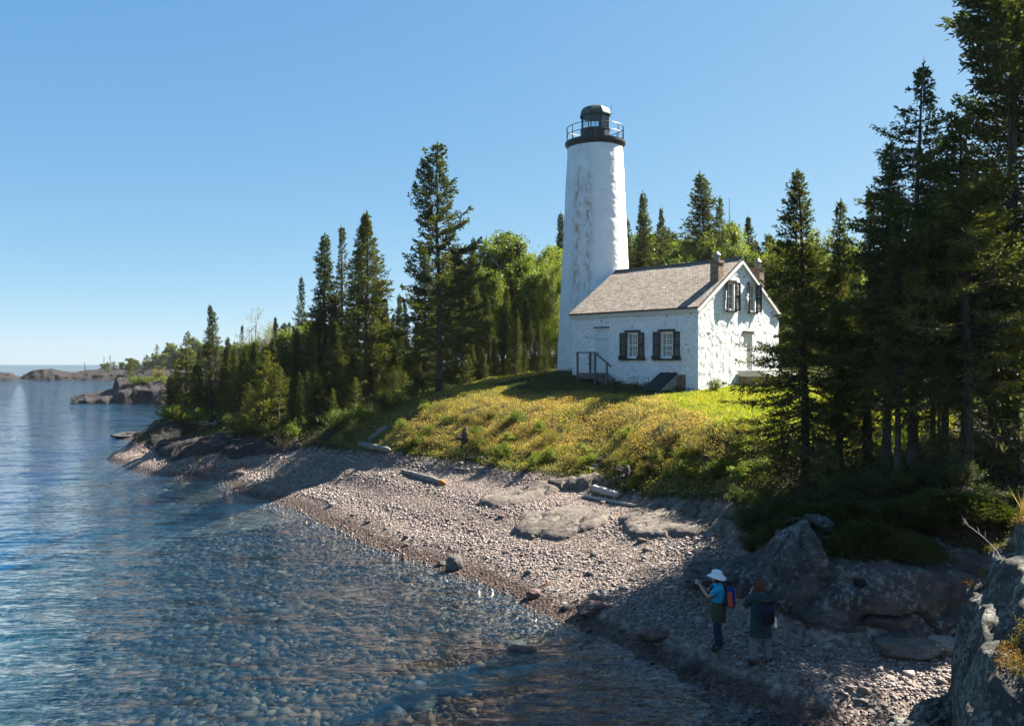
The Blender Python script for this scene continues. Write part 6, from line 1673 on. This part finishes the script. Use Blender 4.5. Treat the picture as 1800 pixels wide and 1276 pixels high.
# --- woman in the white hat, facing left along the beach, taking a picture ---
p = hit(1262, 1143); k_ = 1.0
e1 = person('person', (p[0], p[1], p[2]), R(168), 1.6, None, 'hiker in a white sun hat and turquoise shirt photographing the lighthouse with raised arms')
P1 = dict(pelvis=(0, 0, .86), waist=(.0, 0, 1.02), chest=(-.02, 0, 1.24), neckb=(-.01, 0, 1.36), neck=(.01, 0, 1.42), skull=(.03, 0, 1.50), head=(.045, 0, 1.515),
          shL=(-.01, .17, 1.31), elL=(.20, .19, 1.14), wrL=(.36, .06, 1.32), handL=(.40, .04, 1.39), palmupL=(.2, .9, .2),
          shR=(-.01, -.17, 1.31), elR=(.22, -.19, 1.17), wrR=(.37, -.07, 1.33), handR=(.41, -.05, 1.40), palmupR=(.2, -.9, .2),
          hipL=(0, .09, .82), knL=(.03, .10, .46), anL=(-.01, .11, .09), toeL=(.13, .13, .04),
          hipR=(0, -.09, .82), knR=(.0, -.10, .46), anR=(-.05, -.10, .09), toeR=(.09, -.12, .04))
b1, Mh1 = build_person(e1, P1, True, 0, 0)
V3 = lambda t_: Vector(t_)
loft_garment('shirt', e1, M_TEAL, [(.88, 0, .13, .165), (1.03, 0, .118, .152), (1.2, -.015, .130, .182), (1.30, -.01, .108, .190), (1.355, -.008, .085, .145), (1.40, .0, .062, .068)],
    [([(-.01, .13, 1.31), (.02, .185, 1.295), (.13, .195, 1.20)], [.075, .074, .066]), ([(-.01, -.13, 1.31), (.02, -.185, 1.295), (.13, -.195, 1.21)], [.075, .074, .066])])
loft_garment('waist_jacket', e1, M_OLIVE, [(.62, -.01, .145, .19), (.70, -.01, .155, .205), (.86, 0, .158, .205), (1.0, 0, .135, .18), (1.02, 0, .125, .165)])
garment('jeans', e1, M_JEANS, {'p': (V3((0, 0, .86)), .105, .10), 'hl': (V3((.0, .09, .78)), .102), 'kl': (V3((.03, .10, .46)), .080), 'al': (V3((-.01, .11, .10)), .066), 'hr': (V3((0, -.09, .78)), .102), 'kr': (V3((0, -.10, .46)), .080), 'ar': (V3((-.05, -.10, .10)), .066)},
        [('p', 'hl'), ('hl', 'kl'), ('kl', 'al'), ('p', 'hr'), ('hr', 'kr'), ('kr', 'ar')], 'p')
shoes(e1, P1, M_BOOT)
mb = MB(); rr = mb.lathe([(.02, .118), (.06, .115), (.092, .10), (.104, .06), (.108, .025), (.14, .012), (.185, -.03), (.187, -.036), (.14, .004), (.104, .014)], 24)
for v in mb.bm.verts: v.co.x *= 1.08
for v in mb.bm.verts:
    if v.co.z < .02: v.co.z += .018*math.sin(2.0*math.atan2(v.co.y, v.co.x))-.05*max(0, -v.co.x-.06)
hat = mb.build('sun_hat', M_HAT, e1, True); hat.matrix_basis = Matrix.Translation((.025, 0, 1.545)) @ Matrix.Rotation(R(-6), 4, 'Y')
mb = MB(); bmesh.ops.create_icosphere(mb.bm, subdivisions=3, radius=1.0)
for v in mb.bm.verts: v.co = Vector((v.co.x*.085-.028, v.co.y*.083, v.co.z*.105-.03))
h = mb.build('hair', M_HAIR, e1, True); h.location = (.045, 0, 1.515)
def on_person(e, name, label, cat, loc):
    o = empty(name, e.matrix_basis @ Vector(loc), e.rotation_euler.z); tag(o, label, cat); return o
for e in (e1,): e.matrix_basis = Matrix.Translation(e.location) @ Matrix.Rotation(e.rotation_euler.z, 4, 'Z')
cm = on_person(e1, 'compact_camera', 'small silver camera held up by the hiker in the white hat', 'camera', (.44, 0, 1.395))
mb = MB(); mb.box(-.015, .015, -.055, .055, -.034, .034, .006); mb.build('camera_body', M_CAMS, cm)
mb = MB(); mb.tube([(.014, -.005, 0), (.034, -.005, 0), (.048, -.005, 0)], [.027, .025, .022], 14); mb.build('lens', M_CAM, cm)
pk = on_person(e1, 'backpack', 'orange and blue backpack on the back of the hiker in the white hat', 'backpack', (-.21, 0, .92))
mb = MB(); mb.box(-.13, .06, -.14, .14, 0, .40, .05); pb = mb.build('pack_body', M_BLPACK, pk, True)
for s in (-1, 1):
    mb = MB(); mb.prism([(-.09, s*.132, .04), (.0, s*.132, .03), (.03, s*.132, .30), (-.01, s*.132, .35), (-.05, s*.132, .33)], (0, s*.014, 0)); mb.build('side_panel', M_ORPACK, pk)
    mb = MB(); mb.tube([(.05, s*.085, .08), (.19, s*.10, .10), (.37, s*.095, .24), (.36, s*.09, .36), (.22, s*.085, .43), (.06, s*.07, .36)], .014, 6); mb.build('shoulder_strap', M_BLACK, pk)
mb = MB(); mb.prism([(-.131, -.10, .05), (-.131, .10, .05), (-.131, .07, .36), (-.131, -.07, .36)], (-.022, 0, 0)); mb.build('front_pocket', M_ORPACK, pk)
mb = MB(); mb.tube([(-.04, -.03, .40), (-.04, -.02, .44), (-.04, .02, .44), (-.04, .03, .40)], .008, 6); mb.build('grab_loop', M_BLACK, pk)

# --- second hiker, seen from behind, looking through a camera ---
p = hit(1337, 1170)
e2 = person('person', (p[0], p[1], p[2]), R(100), 1.62, None, 'hiker with short brown hair seen from behind, in a dark sweater and grey trousers')
P2 = dict(pelvis=(0, 0, .88), waist=(-.01, 0, 1.03), chest=(-.02, 0, 1.26), neckb=(.0, 0, 1.38), neck=(.02, 0, 1.44), skull=(.04, 0, 1.51), head=(.05, 0, 1.525),
          shL=(-.01, .19, 1.33), elL=(.13, .25, 1.13), wrL=(.22, .10, 1.38), handL=(.22, .05, 1.46), palmupL=(.9, .4, .1),
          shR=(-.01, -.19, 1.33), elR=(.14, -.24, 1.15), wrR=(.22, -.09, 1.39), handR=(.22, -.045, 1.47), palmupR=(.9, -.4, .1),
          hipL=(0, .10, .84), knL=(.02, .13, .47), anL=(-.02, .16, .09), toeL=(.11, .20, .04),
          hipR=(0, -.10, .84), knR=(.02, -.13, .47), anR=(-.02, -.16, .09), toeR=(.11, -.21, .04))
b2, Mh2 = build_person(e2, P2, True, 0, .05)
loft_garment('sweater', e2, M_GREEN, [(.56, 0, .165, .225), (.75, 0, .162, .215), (.95, 0, .14, .195), (1.2, -.015, .138, .205), (1.32, -.01, .118, .212), (1.375, -.004, .09, .16), (1.43, .01, .064, .070)],
    [([(-.01, .14, 1.325), (.01, .205, 1.30), (.13, .255, 1.125), (.205, .135, 1.33)], [.082, .080, .066, .046]), ([(-.01, -.14, 1.325), (.01, -.205, 1.30), (.14, -.245, 1.145), (.205, -.125, 1.34)], [.082, .080, .066, .046])])
garment('trousers', e2, M_GREYT, {'p': (V3((0, 0, .88)), .10, .10), 'hl': (V3((0, .105, .78)), .105), 'kl': (V3((.02, .13, .47)), .098), 'al': (V3((-.02, .16, .08)), .092), 'hr': (V3((0, -.105, .78)), .105), 'kr': (V3((.02, -.13, .47)), .098), 'ar': (V3((-.02, -.16, .08)), .092)},
        [('p', 'hl'), ('hl', 'kl'), ('kl', 'al'), ('p', 'hr'), ('hr', 'kr'), ('kr', 'ar')], 'p')
shoes(e2, P2, M_BOOT)
mb = MB(); bmesh.ops.create_icosphere(mb.bm, subdivisions=4, radius=1.0)
for v in mb.bm.verts:
    x, y, z = v.co; w_ = 1+.06*vnoise(np.array([x*4, y*4, z*4]), 3)
    q = Vector((x*.108*w_-.018, y*.096*w_, z*.128*w_+.008))
    if x > .25 and z < .55: q.x = min(q.x, .03)
    v.co = q
h = mb.build('hair', M_HAIR, e2, True); h.location = (.05, 0, 1.525)
e2.matrix_basis = Matrix.Translation(e2.location) @ Matrix.Rotation(e2.rotation_euler.z, 4, 'Z')
cm = on_person(e2, 'camera', 'dark camera held to the face of the brown-haired hiker', 'camera', (.225, 0, 1.525))
mb = MB(); mb.box(-.03, .02, -.065, .065, -.045, .035, .008); mb.box(-.02, .015, -.028, .028, .035, .06, .006); mb.build('camera_body', M_CAM, cm)
mb = MB(); mb.tube([(.02, 0, -.005), (.08, 0, -.005), (.10, 0, -.005)], [.033, .034, .031], 16); mb.build('lens', M_CAM, cm)
pk = on_person(e2, 'backpack', 'navy backpack on the back of the brown-haired hiker', 'backpack', (-.22, 0, .86))
mb = MB(); mb.box(-.11, .06, -.145, .145, 0, .47, .05); mb.build('pack_body', M_NAVYP, pk, True)
mb = MB(); mb.box(-.15, -.105, -.115, .115, .05, .26, .02); mb.build('front_pocket', M_BLACK, pk)
mb = MB(); mb.box(-.125, .05, -.148, .148, .40, .475, .025); mb.build('lid', M_BLACK, pk)
for s in (-1, 1):
    mb = MB(); mb.tube([(.05, s*.09, .10), (.18, s*.12, .12), (.37, s*.105, .28), (.37, s*.10, .42), (.23, s*.095, .52), (.05, s*.08, .44)], .015, 6); mb.build('shoulder_strap', M_BLACK, pk)
bt = on_person(e2, 'water_bottle', 'steel water bottle with a red cap in the side pocket of the navy pack', 'bottle', (-.27, -.175, .80))
bt.rotation_euler.y = R(8)
mb = MB(); mb.lathe([(.001, 0), (.034, .002), (.036, .01), (.036, .17), (.024, .195), (.022, .205), (.001, .206)], 16); mb.build('bottle_body', M_SILV, bt, True)
mb = MB(); mb.lathe([(.001, .205), (.024, .205), (.024, .235), (.001, .238)], 12); mb.build('cap', M_RED, bt)
# ---------- thin summer haze over the lake ----------
mb = MB(); mb.box(-420, 120, -70, 620, -16, 24)
m, nt = new_mat('summer_haze'); t = NT(nt)
pv = t.n('ShaderNodeVolumePrincipled', ins={'Color': (.80, .88, .96, 1), 'Density': .00008, 'Anisotropy': .3}).outputs[0]
t.out(None, pv); tag(mb.build('haze', m), kind='stuff')
